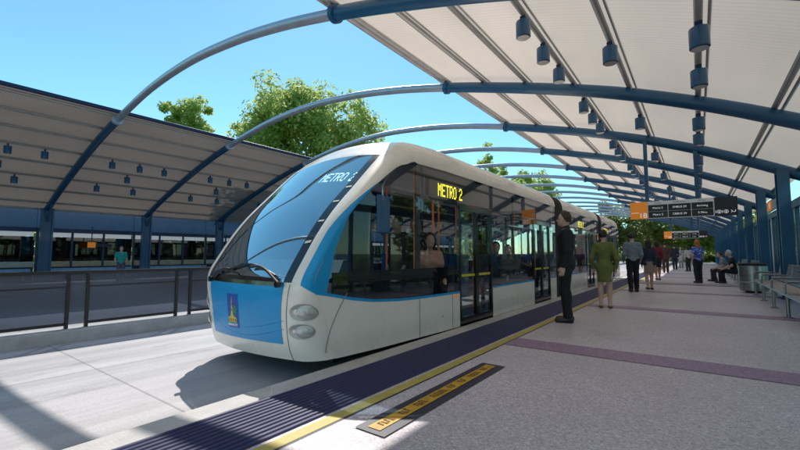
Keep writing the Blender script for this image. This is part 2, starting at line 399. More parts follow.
# floor decal by the yellow line
dec = thing('floor_decal', 'dark rectangular floor plate with a worn yellow lettered stripe beside the yellow line', 'floor marking', (-1.75, 3.0, .004))
MB().add([(-.125,-.98,.004),(.125,-.98,.004),(.125,.98,.004),(-.125,.98,.004)], [(0,1,2,3)]).build('backing', M('decal_dark', (.035,.035,.06), .5), dec)
MB().add([(-.055,-.93,.008),(.05,-.93,.008),(.05,.92,.008),(-.055,.92,.008)], [(0,1,2,3)]).build('yellow_stripe', M('decal_yellow', (.60,.34,.03), .6, var=.35, scale=9), dec)
mb = MB(); yy = -.86
while yy < .84:
    l = random.choice([.10,.14,.18]); 
    for q in range(int(l/.03)):
        a = yy+q*.034; mb.add([(-.03,a,.011),(.02,a,.011),(.02,a+.014,.011),(-.03,a+.014,.011)], [(0,1,2,3)])
        mb.add([(-.03+.05*(q%2)-.006,a,.011),(-.02+.05*(q%2)-.006,a,.011),(-.02+.05*(q%2)-.006,a+.03,.011),(-.03+.05*(q%2)-.006,a+.03,.011)], [(0,1,2,3)])
    yy += l+.09
mb.build('worn_lettering', M('decal_brown', (.22,.12,.03), .7), dec)

# ------------------------------------------------------------------ text
def text_mesh(body, size, ax='LEFT'):
    cu = bpy.data.curves.new('lettering', 'FONT'); cu.body = body; cu.size = size; cu.align_x = ax; cu.align_y = 'CENTER'; cu.resolution_u = 3
    o = bpy.data.objects.new('tmp_lettering', cu); COL.objects.link(o)
    dg = bpy.context.evaluated_depsgraph_get(); me = bpy.data.meshes.new_from_object(o.evaluated_get(dg))
    bpy.data.objects.remove(o); bpy.data.curves.remove(cu); return me
def text(body, size, p, m, parent, rot=(math.pi/2,0,0), ax='CENTER', sx=1):
    me = text_mesh(body, size, ax); me.materials.clear(); me.materials.append(m)
    o = bpy.data.objects.new('lettering', me); COL.objects.link(o); o.location = p; o.rotation_euler = rot; o.scale = (sx,1,1); o.parent = parent
    return o
FONT = {'M':['10001','11011','10101','10101','10001','10001','10001'],'E':['11111','10000','10000','11110','10000','10000','11111'],
 'T':['11111','00100','00100','00100','00100','00100','00100'],'R':['11110','10001','10001','11110','10100','10010','10001'],
 'O':['01110','10001','10001','10001','10001','10001','01110'],'2':['01110','10001','00001','00110','01000','10000','11111'],' ':['00000']*7}
def dots(body):
    out = []; cx = 0
    for ch in body:
        for r, row in enumerate(FONT[ch]):
            for c, b in enumerate(row):
                if b == '1': out.append((cx+c, 6-r))
        cx += 6 if ch != ' ' else 4
    return out, cx-1

# ------------------------------------------------------------------ THE BUS
XC, HW = -4.28, 1.21
PC = [(2.60,.02),(2.535,.18),(2.49,.48),(2.475,.78),(2.55,1.0),(2.82,1.41),(3.09,1.73),(3.42,2.04),(3.84,2.42),(4.10,2.63),(4.46,2.83),(5.25,2.91)]
CW = [.30,.30,.29,.23,.21,.21,.21,.22,.25,.28,.31,.33]     # width of the rounded corner
CD = [.30,.31,.29,.16,.10,.09,.09,.10,.16,.25,.35,.40]     # how far it turns back
def crv(tab, v):
    n = len(tab)-1; f = max(0, min(.9999, v))*n; i = int(f); t = f-i
    g = lambda k: np.array(tab[max(0, min(n, k))], float)
    p0, p1, p2, p3 = g(i-1), g(i), g(i+1), g(i+2)
    return .5*((2*p1)+(-p0+p2)*t+(2*p0-5*p1+4*p2-p3)*t*t+(-p0+3*p1-3*p2+p3)*t**3)
def prof(v):
    p = crv(PC, v); q = crv(PC, v+.004)-crv(PC, v-.004); q /= np.linalg.norm(q)
    return p, q
def v_at(z):
    a, b = 0., 1.
    for _ in range(40):
        m_ = (a+b)/2
        if crv(PC, m_)[1] < z: a = m_
        else: b = m_
    return (a+b)/2
def nose(u, v, off=0., sgn=1):
    """u in [0,1] front face, (1,2] rounded corner; sgn=+1 near side, -1 far side"""
    p, q = prof(v); w = float(crv(CW, v)); d = float(crv(CD, v)); hw = HW-w
    uu = min(abs(u), 1.); bow = .09*uu*uu; inn = np.array([q[1], -q[0]])
    if p[1] < 1.15:
        f_ = max(0, min(1, (p[1]-.82)/.33)); inn = inn*np.array((1, f_)); inn[0] = 1-(1-inn[0])*f_
    Y, Z = p + inn*bow
    X = hw*uu; nx, nn = 0., 1.
    if abs(u) > 1:
        t = (abs(u)-1)*math.pi/2
        X += w*math.sin(t); Y, Z = np.array([Y, Z])+inn*d*(1-math.cos(t))
        nx = math.sin(t); nn = math.cos(t)
    X += nx*off; Y -= inn[0]*nn*off; Z -= inn[1]*nn*off
    s_ = sgn*(1 if u >= 0 else -1)
    return (XC+s_*X, float(Y), float(Z))
def npatch(u0, u1, v0, v1, nu, nv, off=0., sgn=1):
    rows = []
    for i in range(nv+1):
        v = v0+(v1-v0)*i/nv
        a = u0(v) if callable(u0) else u0; b = u1(v) if callable(u1) else u1
        rows.append([nose(a+(b-a)*j/nu, v, off, sgn) for j in range(nu+1)])
    return rows
VW0, VW1 = v_at(.86), v_at(2.54)     # windscreen
VB0 = v_at(.19)                      # blue panel bottom
bus = thing('articulated_bus', 'white and azure three-section articulated electric bus with big curved windscreen at the platform', 'bus', (XC, 10, -.25))
BO = Vector(bus.location)
def bb(mb, name, m, parent=None, smooth=False):
    out = []
    for a, b, c in mb.v:
        t = max(0, min(1, 1-(b-2.3)/4.2)); t = t*t*(3-2*t)
        out.append((a-BO.x, b-BO.y+(.133-(a-XC)*.11)*t, c-BO.z+(a-XC)*.045*t*max(0, min(1, (.9-c)/.6))))
    mb.v = out; return mb.build(name, m, parent or bus, smooth)
UG = .875
# edge curve on the side as a function of z
EV = [nose(2, v) for v in np.linspace(0, 1, 160)]
EZ = np.array([e[2] for e in EV]); EY = np.array([e[1] for e in EV])
kmax = int(np.argmax(EZ)); EZ = np.maximum.accumulate(EZ)
def YE(z): return float(np.interp(z, EZ[:kmax+1], EY[:kmax+1]))
def ZE(y):
    k = int(np.argmin(EY)); return float(np.interp(y, EY[k:], EZ[k:]))
# nose panels
ws = bb(MB().grid(npatch(-.88, UG, VW0, VW1, 28, 36)), 'windscreen', g_front, smooth='all')
o = bb(MB().grid(npatch(-.9, .9, VB0, VW0, 28, 12, .004)), 'front_panel', m_bblue, smooth='all')
front_panel = o
bb(MB().grid(npatch(-.9, .9, 0, VB0, 28, 5)), 'front_bumper', m_white2, smooth='all')
for sg in (1, -1):
    bb(MB().grid(npatch(UG if sg > 0 else .88, 1, VW0, VW1, 6, 36, 0, sg)), 'windscreen_border', m_gloss, smooth='all')
    bb(MB().grid(npatch(.9, 1, 0, VW0, 3, 18, 0, sg)), 'front_corner', m_white2, smooth='all')
    bb(MB().grid(npatch(1, 2, 0, v_at(.84), 12, 18, 0, sg)), 'headlight_panel', m_white2, smooth='all')
    UP = lambda v: 1.40+.60*max(0, min(1, (float(crv(PC, v)[1])-1.45)/.72))**1.3
    bb(MB().grid(npatch(1, UP, v_at(.84), VW1, 10, 40, .003, sg)), 'windscreen_pillar', m_white2, smooth='all')
    rws = []
    for j in range(10):
        fr = j/9; va = v_at(.835-.105*fr); vb = v_at(2.19); col = []
        for i in range(41):
            v = va+(vb-va)*i/40; u0 = UP(v); col.append(nose(u0+(2-u0)*fr, v, .004*(1-fr)+.0015, sg))
        rws.append(col)
    bb(MB().grid(rws), 'corner_panel', m_bblue, smooth='all')
# roof of the front section: brow, corners, then a straight extrusion
rows = []
us = [-2+4*k/52 for k in range(53)]
for i in range(15): rows.append([nose(u, VW1+(1-VW1)*i/14) for u in us])
last = rows[-1]
for y in (6.5, 8.5, 10.2, 11.16): rows.append([(p[0], p[1]+(y-5.25) if y > 5.3 else p[1], p[2]) for p in last])
bb(MB().grid(rows), 'roof', m_white, smooth='all')
ROOF = [(p[0], p[2]) for p in last]; ZS = ROOF[0][1]
YSH = last[0][1]
# side panels -------------------------------------------------
SX = XC+HW
def zb(y): return float(np.interp(y, [2.3,2.5,2.89,3.25,3.62,4.1,4.56,30], [.83,.81,.735,.655,.60,.57,.56,.565]))
def zbot(y): return float(np.interp(y, [2.4,2.8,3.2,3.7,4.4,30], [.02,.02,.01,.0,.0,.0]))
GZ = [.80,.87,1.21,1.55,1.93,2.02]; GY = [2.86,2.88,2.99,3.17,3.39,3.5]
def Yg(z): return max(float(np.interp(z, GZ, GY)), YE(min(z, ZS))+.0)
ZT = ZS
def zt(y):
    a = float(np.interp(y, GY, GZ)) if y < 3.5 else 9
    return min(a, ZE(y), ZT)
def X_(sg): return XC+sg*HW
def colpatch(y0, y1, f, g, sg, n=10, m_=4, x=0., nonlin=1):
    rows = []
    for j in range(n+1):
        y = y0+(y1-y0)*(j/n)**nonlin; a, b = f(y), g(y)
        rows.append([(X_(sg)+sg*x, y, a+(b-a)*i/m_) for i in range(m_+1)])
    return rows
DOOR1, DOOR2 = (5.73, 7.0), (9.35, 10.62)
END1 = 11.16
for sg in (1, -1):
    doors = [DOOR1, DOOR2] if sg == 1 else []
    edges = [3.3]+[e for d in doors for e in d]+[END1]
    # skirts
    segs = [(edges[k], edges[k+1]) for k in range(0, len(edges), 2)]
    rows = []
    for j in range(9):
        y0_ = 2.75+(3.3-2.75)*j/8; r = []
        for i in range(9):
            z = zbot(y0_)+(zb(y0_)-.035-zbot(y0_))*i/8
            ye = YE(max(z, EZ[0])); y = ye+(3.3-ye)*j/8
            r.append((X_(sg), y, zbot(y)+(zb(y)-.035-zbot(y))*i/8 if j else z))
        rows.append(r)
    bb(MB().grid(rows), 'skirt_panel', m_white, smooth='all')
    for a, b in segs:
        bb(MB().grid(colpatch(a, b, zbot, lambda y: zb(y)-.035, sg, 16, 4)), 'skirt_panel', m_white, smooth='all')
    # azure line below the glass
    for k, (a, b) in enumerate(segs):
        a = YE(.8)+.0 if k == 0 else a
        bb(MB().grid(colpatch(a, b, lambda y: zb(y)-.035, zb, sg, 24, 1, .002)), 'azure_stripe', m_bblue)
    # azure quarter panel
    rows = []
    for i in range(17):
        t = i/16; z0 = .83+(2.02-.83)*t; y0 = YE(z0); y1 = max(Yg(z0), y0+.002)
        rows.append([(X_(sg)+sg*.001, y0+(y1-y0)*j/6, (zb(y0+(y1-y0)*j/6)+.001)*(1-t)+z0*t if t < .25 else z0) for j in range(7)])
    rows[0] = [(p[0], p[1], zb(p[1])) for p in rows[0]]
    for i in range(1, 5):
        f = i/4; rows[i] = [(p[0], p[1], zb(p[1])*(1-f)+rows[4][j][2]*f if i < 4 else p[2]) for j, p in enumerate(rows[i])]
    bb(MB().grid(rows), 'quarter_panel', m_bblue, smooth='all')
    # side glass; far side gets added opaque panels to block sun through the cab
    bb(MB().grid(colpatch(2.885, 3.6, zb, zt, sg, 24, 8, -.004)), 'side_window' if sg > 0 else 'driver_side_blocker', g_side if sg > 0 else m_bblue, smooth='all')
    if sg < 0: bb(MB().grid(colpatch(3.6, 4.62, zb, zt, sg, 12, 4, -.004)), 'driver_side_blocker', m_bblue, smooth='all')
    ga = [3.6 if sg > 0 else 4.626]+[e for d in doors for e in d]+[END1]
    for k in range(0, len(ga), 2):
        cuts = [ga[k]]+[c for c in (4.62, 8.2) if ga[k]+.2 < c < ga[k+1]-.2]+[ga[k+1]]
        for q in range(len(cuts)-1):
            a = cuts[q]+(.006 if q else 0); b = cuts[q+1]
            bb(MB().grid(colpatch(a, b, zb, zt, sg, 12 if a < 5 else 2, 4, -.004)), 'side_window', g_side if sg > 0 else g_clear, smooth='all')
    for a, b in doors:
        bb(MB().grid(colpatch(a, b, lambda y: 1.955, zt, sg, 2, 1, -.004)), 'side_window', g_side)
def door(y0, y1, zt_, sg=1, parent=bus):
    x = X_(sg); d = MB(); w = .055
    d.box(x-.05, x+.006, y0+.003, y0+w, .03, zt_).box(x-.05, x+.006, y1-w, y1-.003, .03, zt_)
    d.box(x-.05, x+.006, y0+w, y1-w, zt_-.09, zt_).box(x-.05, x+.006, y0+w, y1-w, .03, .13)
    ym = (y0+y1)/2; d.box(x-.05, x+.008, ym-.05, ym+.05, .13, zt_-.09)
    dr = bb(d, 'door', m_gloss, parent)
    for a, b in ((y0+w, ym-.05), (ym+.05, y1-w)):
        bb(MB().box(x-.03, x-.018, a, b, .13, zt_-.09), 'pane', g_clear, dr)
        bb(MB().box(x-.016, x-.012, a+.02, b-.02, .78, .82), 'marker_strip', e_led if False else M('door_yellow', (.6,.55,.05), .5), dr)
    return dr
door(*DOOR1, 1.95); door(*DOOR2, 1.95)
# panel seams on the near side and the curved one round the lamps
def seam(pts, name='panel_seam'):
    bb(MB().tube(pts, .006, 6), name, m_seam)
for y in (4.58, 5.49): seam([(SX+.001, y, z) for z in np.linspace(zbot(y), zb(y)-.04, 6)])
pts = []
for k in range(12):
    t = k/11; z = .10+.56*t; v = v_at(max(.07, z)); pts.append(nose(1.93-.0*t, v, .001))
pts = [(SX+.001, 2.87+.30*(k/11)**1.6, .10+.61*k/11) for k in range(12)]
seam(pts)
seam([nose(.985, v, .0) for v in np.linspace(0.0, v_at(.84), 14)])
bb(MB().box(SX+.001, SX+.004, 5.55, 5.63, .46, .52), 'sticker', m_signor)
# headlights on the rounded corners
for sg in (1, -1):
    for z, u, r1, r2 in ((.545, 1.46, .160, .092), (.335, 1.36, .138, .080)):
        v = v_at(z); c = Vector(nose(u, v, .0, sg)); e = .02
        du = (Vector(nose(u+e, v, 0, sg))-Vector(nose(u-e, v, 0, sg))).normalized(); dv = (Vector(nose(u, v+.01, 0, sg))-Vector(nose(u, v-.01, 0, sg))).normalized()
        n = du.cross(dv).normalized()
        if n.dot(c-Vector((XC, 5, z))) < 0: n = -n
        def ring(a, b, k, off, sh=0):
            out = []
            for q in range(k):
                t = 2*math.pi*q/k; dx, dz = a*math.cos(t)+sh, b*math.sin(t)
                # follow the body surface: project on the corner in u by arc length
                uu = u+(dx/ .42); pt = Vector(nose(min(max(uu, .6), 2.0), v_at(min(max(z+dz, .07), .9)), 0, sg))
                if uu > 2: pt.y += (uu-2)*.42
                out.append(pt+n*off)
            return out
        k = 28
        rings = [ring(r1, r2, k, .003), ring(r1*.98, r2*.97, k, .012), ring(r1*.9, r2*.9, k, .007)]
        mb = MB(); vs = [p for r in rings for p in r]
        mb.add(vs+[c+n*.004], [(i*k+q, i*k+(q+1)%k, (i+1)*k+(q+1)%k, (i+1)*k+q) for i in range(2) for q in range(k)]+[(2*k+q, 2*k+(q+1)%k, 3*k) for q in range(k)])
        h = bb(mb, 'headlight', m_lamp, smooth='all')
        mb = MB(); sh = .035; r_ = [ring(r1*.66, r2*.86, k, .010, sh), ring(r1*.5, r2*.66, k, .03, sh), ring(r1*.24, r2*.3, k, .04, sh)]
        cc = sum((Vector(p) for p in r_[2]), Vector())/k
        mb.add([p for r in r_ for p in r]+[cc+n*.004], [(i*k+q, i*k+(q+1)%k, (i+1)*k+(q+1)%k, (i+1)*k+q) for i in range(2) for q in range(k)]+[(2*k+q, 2*k+(q+1)%k, 3*k) for q in range(k)])
        bb(mb, 'lens', m_lens, h, 'all')
# map a flat drawing (x,z) onto the nose
def on_nose(x, z, off):
    v = v_at(z); w = float(crv(CW, v)); u = (x-XC)/(HW-w)
    u = max(-1, min(1, u)); return nose(u, v, off)
def nrect(mb, x0, x1, z0, z1, off, n=4):
    mb.grid([[on_nose(x0+(x1-x0)*j/n, z0+(z1-z0)*i/n, off) for j in range(n+1)] for i in range(n+1)])
def npoly(mb, pts, off): mb.add([on_nose(x, z, off) for x, z in pts], [tuple(range(len(pts)))])
EX0, EX1, EZ0, EZ1 = -4.52, -4.24, .30, .69
em = MB(); nrect(em, EX0, EX1, EZ0, EZ1, .007); em_o = bb(em, 'emblem', M('emblem_blue', (.015,.09,.44), .4, var=.06))
m_emy = M('emblem_yellow', (.75,.60,.08), .5, var=.1); m_emg = M('emblem_green', (.05,.42,.16), .5); m_emr = M('emblem_red', (.5,.2,.1), .5)
ex = (EX0+EX1)/2-.015
mb = MB(); npoly(mb, [(ex-.030,.445),(ex+.026,.445),(ex+.014,.60),(ex+.004,.67),(ex-.006,.60)], .010)
nrect(mb, ex-.105, ex+.105, .365, .425, .010); npoly(mb, [(ex-.05,.425),(ex+.05,.425),(ex+.03,.455),(ex-.03,.455)], .0105)
bb(mb, 'crest_tower', m_emy, em_o)
for q_ in [(ex-.008, ex+.010, .55, .585), (ex-.012, ex+.012, .49, .52)]+[(ex-.088+q*.05, ex-.062+q*.05, .372, .405) for q in range(4)]:
    mb = MB(); nrect(mb, *q_, .013); bb(mb, 'crest_opening', m_emr, em_o)
mb = MB(); npoly(mb, [(ex+.07,.425),(ex+.08,.425),(ex+.085,.50),(ex+.075,.50)], .0115)
for a in range(7):
    t = rad(a*51+12); cx, cz = ex+.08, .512
    npoly(mb, [(cx, cz), (cx+.045*math.cos(t-.25), cz+.042*math.sin(t-.25)), (cx+.058*math.cos(t), cz+.052*math.sin(t)), (cx+.045*math.cos(t+.25), cz+.042*math.sin(t+.25))], .0115+.0003*a)
nrect(mb, ex-.115, ex+.115, .352, .365, .0105)
bb(mb, 'crest_palm', m_emg, em_o)
me = text_mesh('BRISBANE CITY', .036, 'CENTER'); mb = MB()
mb.add([on_nose(ex+v.co.x*.98, .333+v.co.y, .011) for v in me.vertices], [tuple(p.vertices) for p in me.polygons])
bb(mb, 'lettering', m_text, em_o)
# moulded creases in the blue nose panel
for k in range(2):
    pts = [on_nose(XC-.86+1.72*j/20, .40+.07*k-.16*math.sin(math.pi*(j/20)*.9)+.02*k, .003) for j in range(21)]
    bb(MB().tube(pts, .0025, 6), 'crease', M('azure_shadow', (.004,.20,.60), .4), front_panel)
# destination display in the windscreen
dd, wd = dots('METRO 2'); mb = MB(); px = .0162
for c, r in dd:
    x = -4.035+c*px; z = 2.115+r*.0195
    nrect(mb, x, x+px*.86, z, z+.0165, -.012, 1)
bb(mb, 'windscreen_display', e_ledw)
# wipers
def wiper(pts, blade):
    w = bb(MB().tube(pts, .017, 8), 'wiper', m_black, smooth=True)
    bb(MB().tube(blade, .012, 6), 'wiper_blade', m_black, w, True)
    mb = MB().tube([pts[0], tuple(np.array(pts[0])+np.array((0,-.05,.0)))], .035, 10); bb(mb, 'wiper_pivot', m_gloss, w)
p1 = [on_nose(-3.42+(-.62)*t, .84+.17*math.sin(t*math.pi*.62), .035) for t in np.linspace(0, 1, 10)]
wiper(p1, [on_nose(-3.55-1.1*t, .93+.10*math.sin(t*3.1), .02) for t in np.linspace(0, 1, 12)])
p2 = [on_nose(-5.0+.45*t, .84+.13*math.sin(t*math.pi*.62), .03) for t in np.linspace(0, 1, 10)]
wiper(p2, [on_nose(-5.05+.8*t, .915+.04*math.sin(t*3.1), .02) for t in np.linspace(0, 1, 12)])
bb(MB().grid([[on_nose(XC-.82+1.64*j/20, .815+.045*i, .006+.004*math.sin(i)) for j in range(21)] for i in range(3)]), 'cowl_strip', m_gloss)
# white dash clips on the windscreen border
for z in (1.30, 1.55, 1.80, 2.0):
    v = v_at(z); bb(MB().grid([[nose(.90+.08*j, v+.006*i+.004*j, .006) for j in range(2)] for i in range(2)]), 'border_mark', m_white2)
# interior of the front section
bb(MB().box(XC-1.15, XC+1.15, 2.95, END1, .02, .07), 'floor', m_dark)
bb(MB().box(XC-1.08, XC+1.08, 4.7, END1, 2.44, 2.48), 'ceiling', m_grey)
for sg in (1, -1):
    x = X_(sg)-sg*.05
    lst = [(3.0, DOOR1[0]-.02), (DOOR1[1]+.02, DOOR2[0]-.02), (DOOR2[1]+.02, END1)] if sg == 1 else [(3.0, END1)]
    for a, b in lst: bb(MB().box(min(x, x-sg*.02), max(x, x-sg*.02), a, b, .07, 1.0 if a > 3.5 else .95), 'inner_lining', m_gloss)
    for y in (4.62, 8.2): bb(MB().box(min(x, x-sg*.03), max(x, x-sg*.03), y-.05, y+.05, .95, 2.40), 'window_post', m_dark)
    bb(MB().box(min(x, x-sg*.02), max(x, x-sg*.02), 4.75, END1, 2.0, 2.44), 'header_panel', m_gloss)
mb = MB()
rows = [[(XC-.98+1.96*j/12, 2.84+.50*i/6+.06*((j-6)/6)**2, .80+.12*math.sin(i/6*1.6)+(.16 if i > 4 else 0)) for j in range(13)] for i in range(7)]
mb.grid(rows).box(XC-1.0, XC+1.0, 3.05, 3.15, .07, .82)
bb(mb, 'dashboard', M('dashboard_reflection_pale', (.78,.77,.76), .5), smooth=True)  # back raised and whitened to stand in for the windscreen reflection
bb(MB().box(XC-1.0, XC+.95, 4.02, 4.10, 2.10, 2.44), 'cab_header', m_dark)
bb(MB().tube([(-3.2,4.35,2.38),(-3.22,4.25,2.34),(-3.26,4.12,2.22),(-3.3,4.05,2.05),(-3.3,4.05,1.85)], .018, 8), 'mirror_arm', m_chrome, smooth=True)
bb(MB().rbox(-3.34,-3.29,3.95,4.20,1.42,1.93,.015), 'cab_screen', M('cab_blue', (.12,.25,.5), .4))
bb(MB().rbox(-5.40,-4.38,5.02,5.06,.07,2.43,.01), 'cab_sun_blocker', m_dark)  # opaque panel added to stop sun passing through the cab
def seat(x, y, rot=1):
    mb = MB().rbox(-.21,.21,-.21,.21,.42,.50,.03)
    mb.rbox(-.21,.21,.17*rot-.04,.17*rot+.04,.46,1.08,.03).tube([(0,0,.0),(0,0,.44)], .04, 8)
    mb.v = [(a+x, b+y, c+.07) for a, b, c in mb.v]; return bb(mb, 'seat', m_seatf, smooth=True)
for y in (4.75,): seat(-4.95, y)
for y in (5.4, 6.2, 7.4, 8.2, 9.0, 10.7):
    for x in (-3.45, -4.98):
        if x > -4 and (5.0 < y < 5.5 or 9.3 < y < 10.6): continue
        seat(x, y)
for x, y in ((-3.55,5.15),(-3.5,5.62),(-3.5,7.1),(-3.9,7.15),(-3.5,7.9),(-4.7,5.9),(-4.7,7.8),(-3.5,9.25),(-4.7,9.6),(-3.5,10.75)):
    bb(MB().tube([(x,y,.07),(x,y,2.44)], .017, 8), 'grab_pole', m_orange, smooth=True)
for x in (-3.75, -4.75): bb(MB().tube([(x,4.9,2.1),(x,11,2.1)], .016, 8), 'grab_rail', m_galv, smooth=True)
# LED display in the side window
def led_side(y0, y1, z0, z1, py, pz, ys=.0245):
    d = bb(MB().rbox(SX-.035, SX-.012, y0, y1, z0, z1, .006), 'side_display', m_gloss)
    dd, wd = dots('METRO 2'); mb = MB()
    for c, r in dd:
        y = py+c*ys; z = pz+r*.028
        mb.add([(SX-.009,y,z),(SX-.009,y+ys*.88,z),(SX-.009,y+ys*.88,z+.025),(SX-.009,y,z+.025)], [(0,1,2,3)])
    bb(mb, 'display_lettering', e_led, d); return d
led_side(4.86, 6.0, 1.93, 2.27, 5.10, 2.02, .0195)
# rear sections ------------------------------------------------
def rear_section(y0, y1, drs, tail=False):
    ring = ROOF
    rws = [[(x, y, z) for x, z in ring] for y in np.linspace(y0, y1-(.5 if tail else 0), 4)]
    if tail:
        for k in range(1, 6):
            t = k/5; y = y1-.5+.5*math.sin(t*math.pi/2); s = .06+.0*t
            rws.append([(XC+(x-XC)*(1-.05*t*t), y, z-(z-ZS)*.75*t**3) for x, z in ring])
    bb(MB().grid(rws), 'roof', m_white, smooth='all')
    for sg in (1, -1):
        e = [y0]+[q for d in (drs if sg == 1 else []) for q in d]+[y1]
        for k in range(0, len(e), 2):
            a, b = e[k], e[k+1]
            bb(MB().grid(colpatch(a, b, zbot, lambda y: zb(y)-.035, sg, 2, 2)), 'skirt_panel', m_white)
            bb(MB().grid(colpatch(a, b, lambda y: zb(y)-.035, zb, sg, 2, 1, .002)), 'azure_stripe', m_bblue)
            bb(MB().grid(colpatch(a, b, zb, lambda y: ZT, sg, 2, 2, -.004)), 'side_window', g_side if sg > 0 else g_clear)
            x = X_(sg)-sg*.05; bb(MB().box(min(x, x-sg*.02), max(x, x-sg*.02), a+.02, b-.02, .07, 1.0), 'inner_lining', m_gloss)
            for yy in np.arange(a+.02, b, 1.55): bb(MB().box(min(x, x-sg*.03), max(x, x-sg*.03), yy, yy+.09, 1.0, 2.42), 'window_post', m_dark)
        for a, b in (drs if sg == 1 else []):
            bb(MB().grid(colpatch(a, b, lambda y: 1.955, lambda y: ZT, sg, 1, 1, -.004)), 'side_window', g_side)
    for d in drs: door(*d, 1.95)
    bb(MB().box(XC-1.15, XC+1.15, y0, y1, .02, .07), 'floor', m_dark)
    bb(MB().box(XC-1.08, XC+1.08, y0, y1, 2.44, 2.48), 'ceiling', m_grey)
    y = y0+.6
    while y < y1-.4:
        for x in (-3.45, -4.98):
            if not any(d[0]-.2 < y < d[1]+.2 for d in drs) or x < -4: seat(x, y)
        bb(MB().tube([(-3.6,y+.35,.07),(-3.6,y+.35,2.44)], .017, 8), 'grab_pole', m_orange, smooth=True)
        y += .95
    for yy in (y0+.01, y1-.06):
        # bulkhead frame
        pass
rear_section(11.95, 17.05, [(14.9, 16.05)])
rear_section(17.75, 22.0, [(19.3, 20.4)], True)
led_side(13.6, 14.7, 1.96, 2.26, 13.85, 2.02, .0195); led_side(18.2, 19.2, 1.96, 2.26, 18.35, 2.02, .0195)
for a, b in ((END1, 11.95), (17.05, 17.75)):
    rws = []; n = 16
    sec = [(XC-1.17, -.02), (XC-1.19, 2.3)]+[(XC+(x-XC)*.975, z-.03) for x, z in ROOF[4:-4]]+[(XC+1.19, 2.3), (XC+1.17, -.02)]
    for k in range(n+1):
        y = a+(b-a)*k/n; s = 1.0 if k % 2 else .955
        rws.append([(XC+(x-XC)*s, y, 1.2+(z-1.2)*s) for x, z in sec])
    bb(MB().grid(rws), 'bellows', M('bellows_grey', (.05,.05,.052), .8, var=.2))
# back wall of the tail, panel behind
bb(MB().grid([[(XC-1.15+2.3*j/6, 21.99, .02+2.4*i/4) for j in range(7)] for i in range(5)]), 'rear_wall', m_white)
# wheels behind the skirts
for y in (4.95, 9.0-.15, 13.3, 18.9):
    for sg in (1, -1):
        cx = X_(sg)-sg*.20; w = MB(); R_ = .44; zc = -.25+R_
        prof_ = [(.25,-.13),(.40,-.13),(.44,-.09),(.44,.09),(.40,.13),(.25,.13)]
        k = 28; vs = [(cx+sg*d, y+r*math.cos(2*math.pi*q/k), zc+r*math.sin(2*math.pi*q/k)) for r, d in prof_ for q in range(k)]
        w.add(vs, [(i*k+q, i*k+(q+1)%k, (i+1)*k+(q+1)%k, (i+1)*k+q) for i in range(len(prof_)-1) for q in range(k)])
        wh = bb(w, 'wheel', m_black, smooth=True)
        rm = MB(); pr = [(.03,.10),(.08,.10),(.10,.05),(.2,.04),(.25,.10),(.26,.12)]
        vs = [(cx+sg*d, y+r*math.cos(2*math.pi*q/k), zc+r*math.sin(2*math.pi*q/k)) for r, d in pr for q in range(k)]
        rm.add(vs, [(i*k+q, i*k+(q+1)%k, (i+1)*k+(q+1)%k, (i+1)*k+q) for i in range(len(pr)-1) for q in range(k)]+[tuple(range(k))])
        bb(rm, 'rim', m_chrome, wh, True)
bb(MB().box(XC-.95, XC+.95, 3.2, 21.8, -.1, .02), 'chassis', m_black)

# ------------------------------------------------------------------ people (signed distance fields -> one continuous surface)
def surfnet(D, org, h):
    s = D < 0; nx, ny, nz = D.shape
    c = np.zeros((nx-1, ny-1, nz-1), np.int8)
    for i in (0,1):
        for j in (0,1):
            for k in (0,1): c += s[i:nx-1+i, j:ny-1+j, k:nz-1+k]
    act = (c > 0) & (c < 8); idx = np.full(act.shape, -1, np.int64); cells = np.argwhere(act); idx[act] = np.arange(len(cells))
    acc = np.zeros((len(cells), 3)); cnt = np.zeros(len(cells))
    I, J, K = cells.T
    cor = [(i,j,k) for i in (0,1) for j in (0,1) for k in (0,1)]
    for a in cor:
        for ax in range(3):
            if a[ax]: continue
            b = list(a); b[ax] = 1
            va = D[I+a[0], J+a[1], K+a[2]]; vb = D[I+b[0], J+b[1], K+b[2]]
            x = (va < 0) != (vb < 0); t = np.where(x, va/np.where(x, va-vb, 1), 0)
            p = np.tile(np.array(a, float), (len(cells), 1)); p[:, ax] += t
            acc[x] += p[x]; cnt[x] += 1
    V = (cells + acc/cnt[:, None])*h + org
    F = []
    for ax in range(3):
        o1, o2 = [(1,2),(2,0),(0,1)][ax]
        sl0 = [slice(None)]*3; sl1 = [slice(None)]*3; sl0[ax] = slice(0,-1); sl1[ax] = slice(1,None)
        a = s[tuple(sl0)]; b = s[tuple(sl1)]; e = np.argwhere(a != b)
        e = e[(e[:, o1] > 0) & (e[:, o2] > 0) & (e[:, o1] < D.shape[o1]-1) & (e[:, o2] < D.shape[o2]-1)]
        if not len(e): continue
        d1 = np.zeros(3, int); d1[o1] = 1; d2 = np.zeros(3, int); d2[o2] = 1
        q = [idx[tuple((e-x).T)] for x in (0, d1, d1+d2, d2)]
        f = np.stack(q, 1); fl = ~a[tuple(e.T)]
        f[fl] = f[fl][:, ::-1]
        F.append(f)
    F = np.concatenate(F); F = F[(F >= 0).all(1)]
    return V, F[:, ::-1]
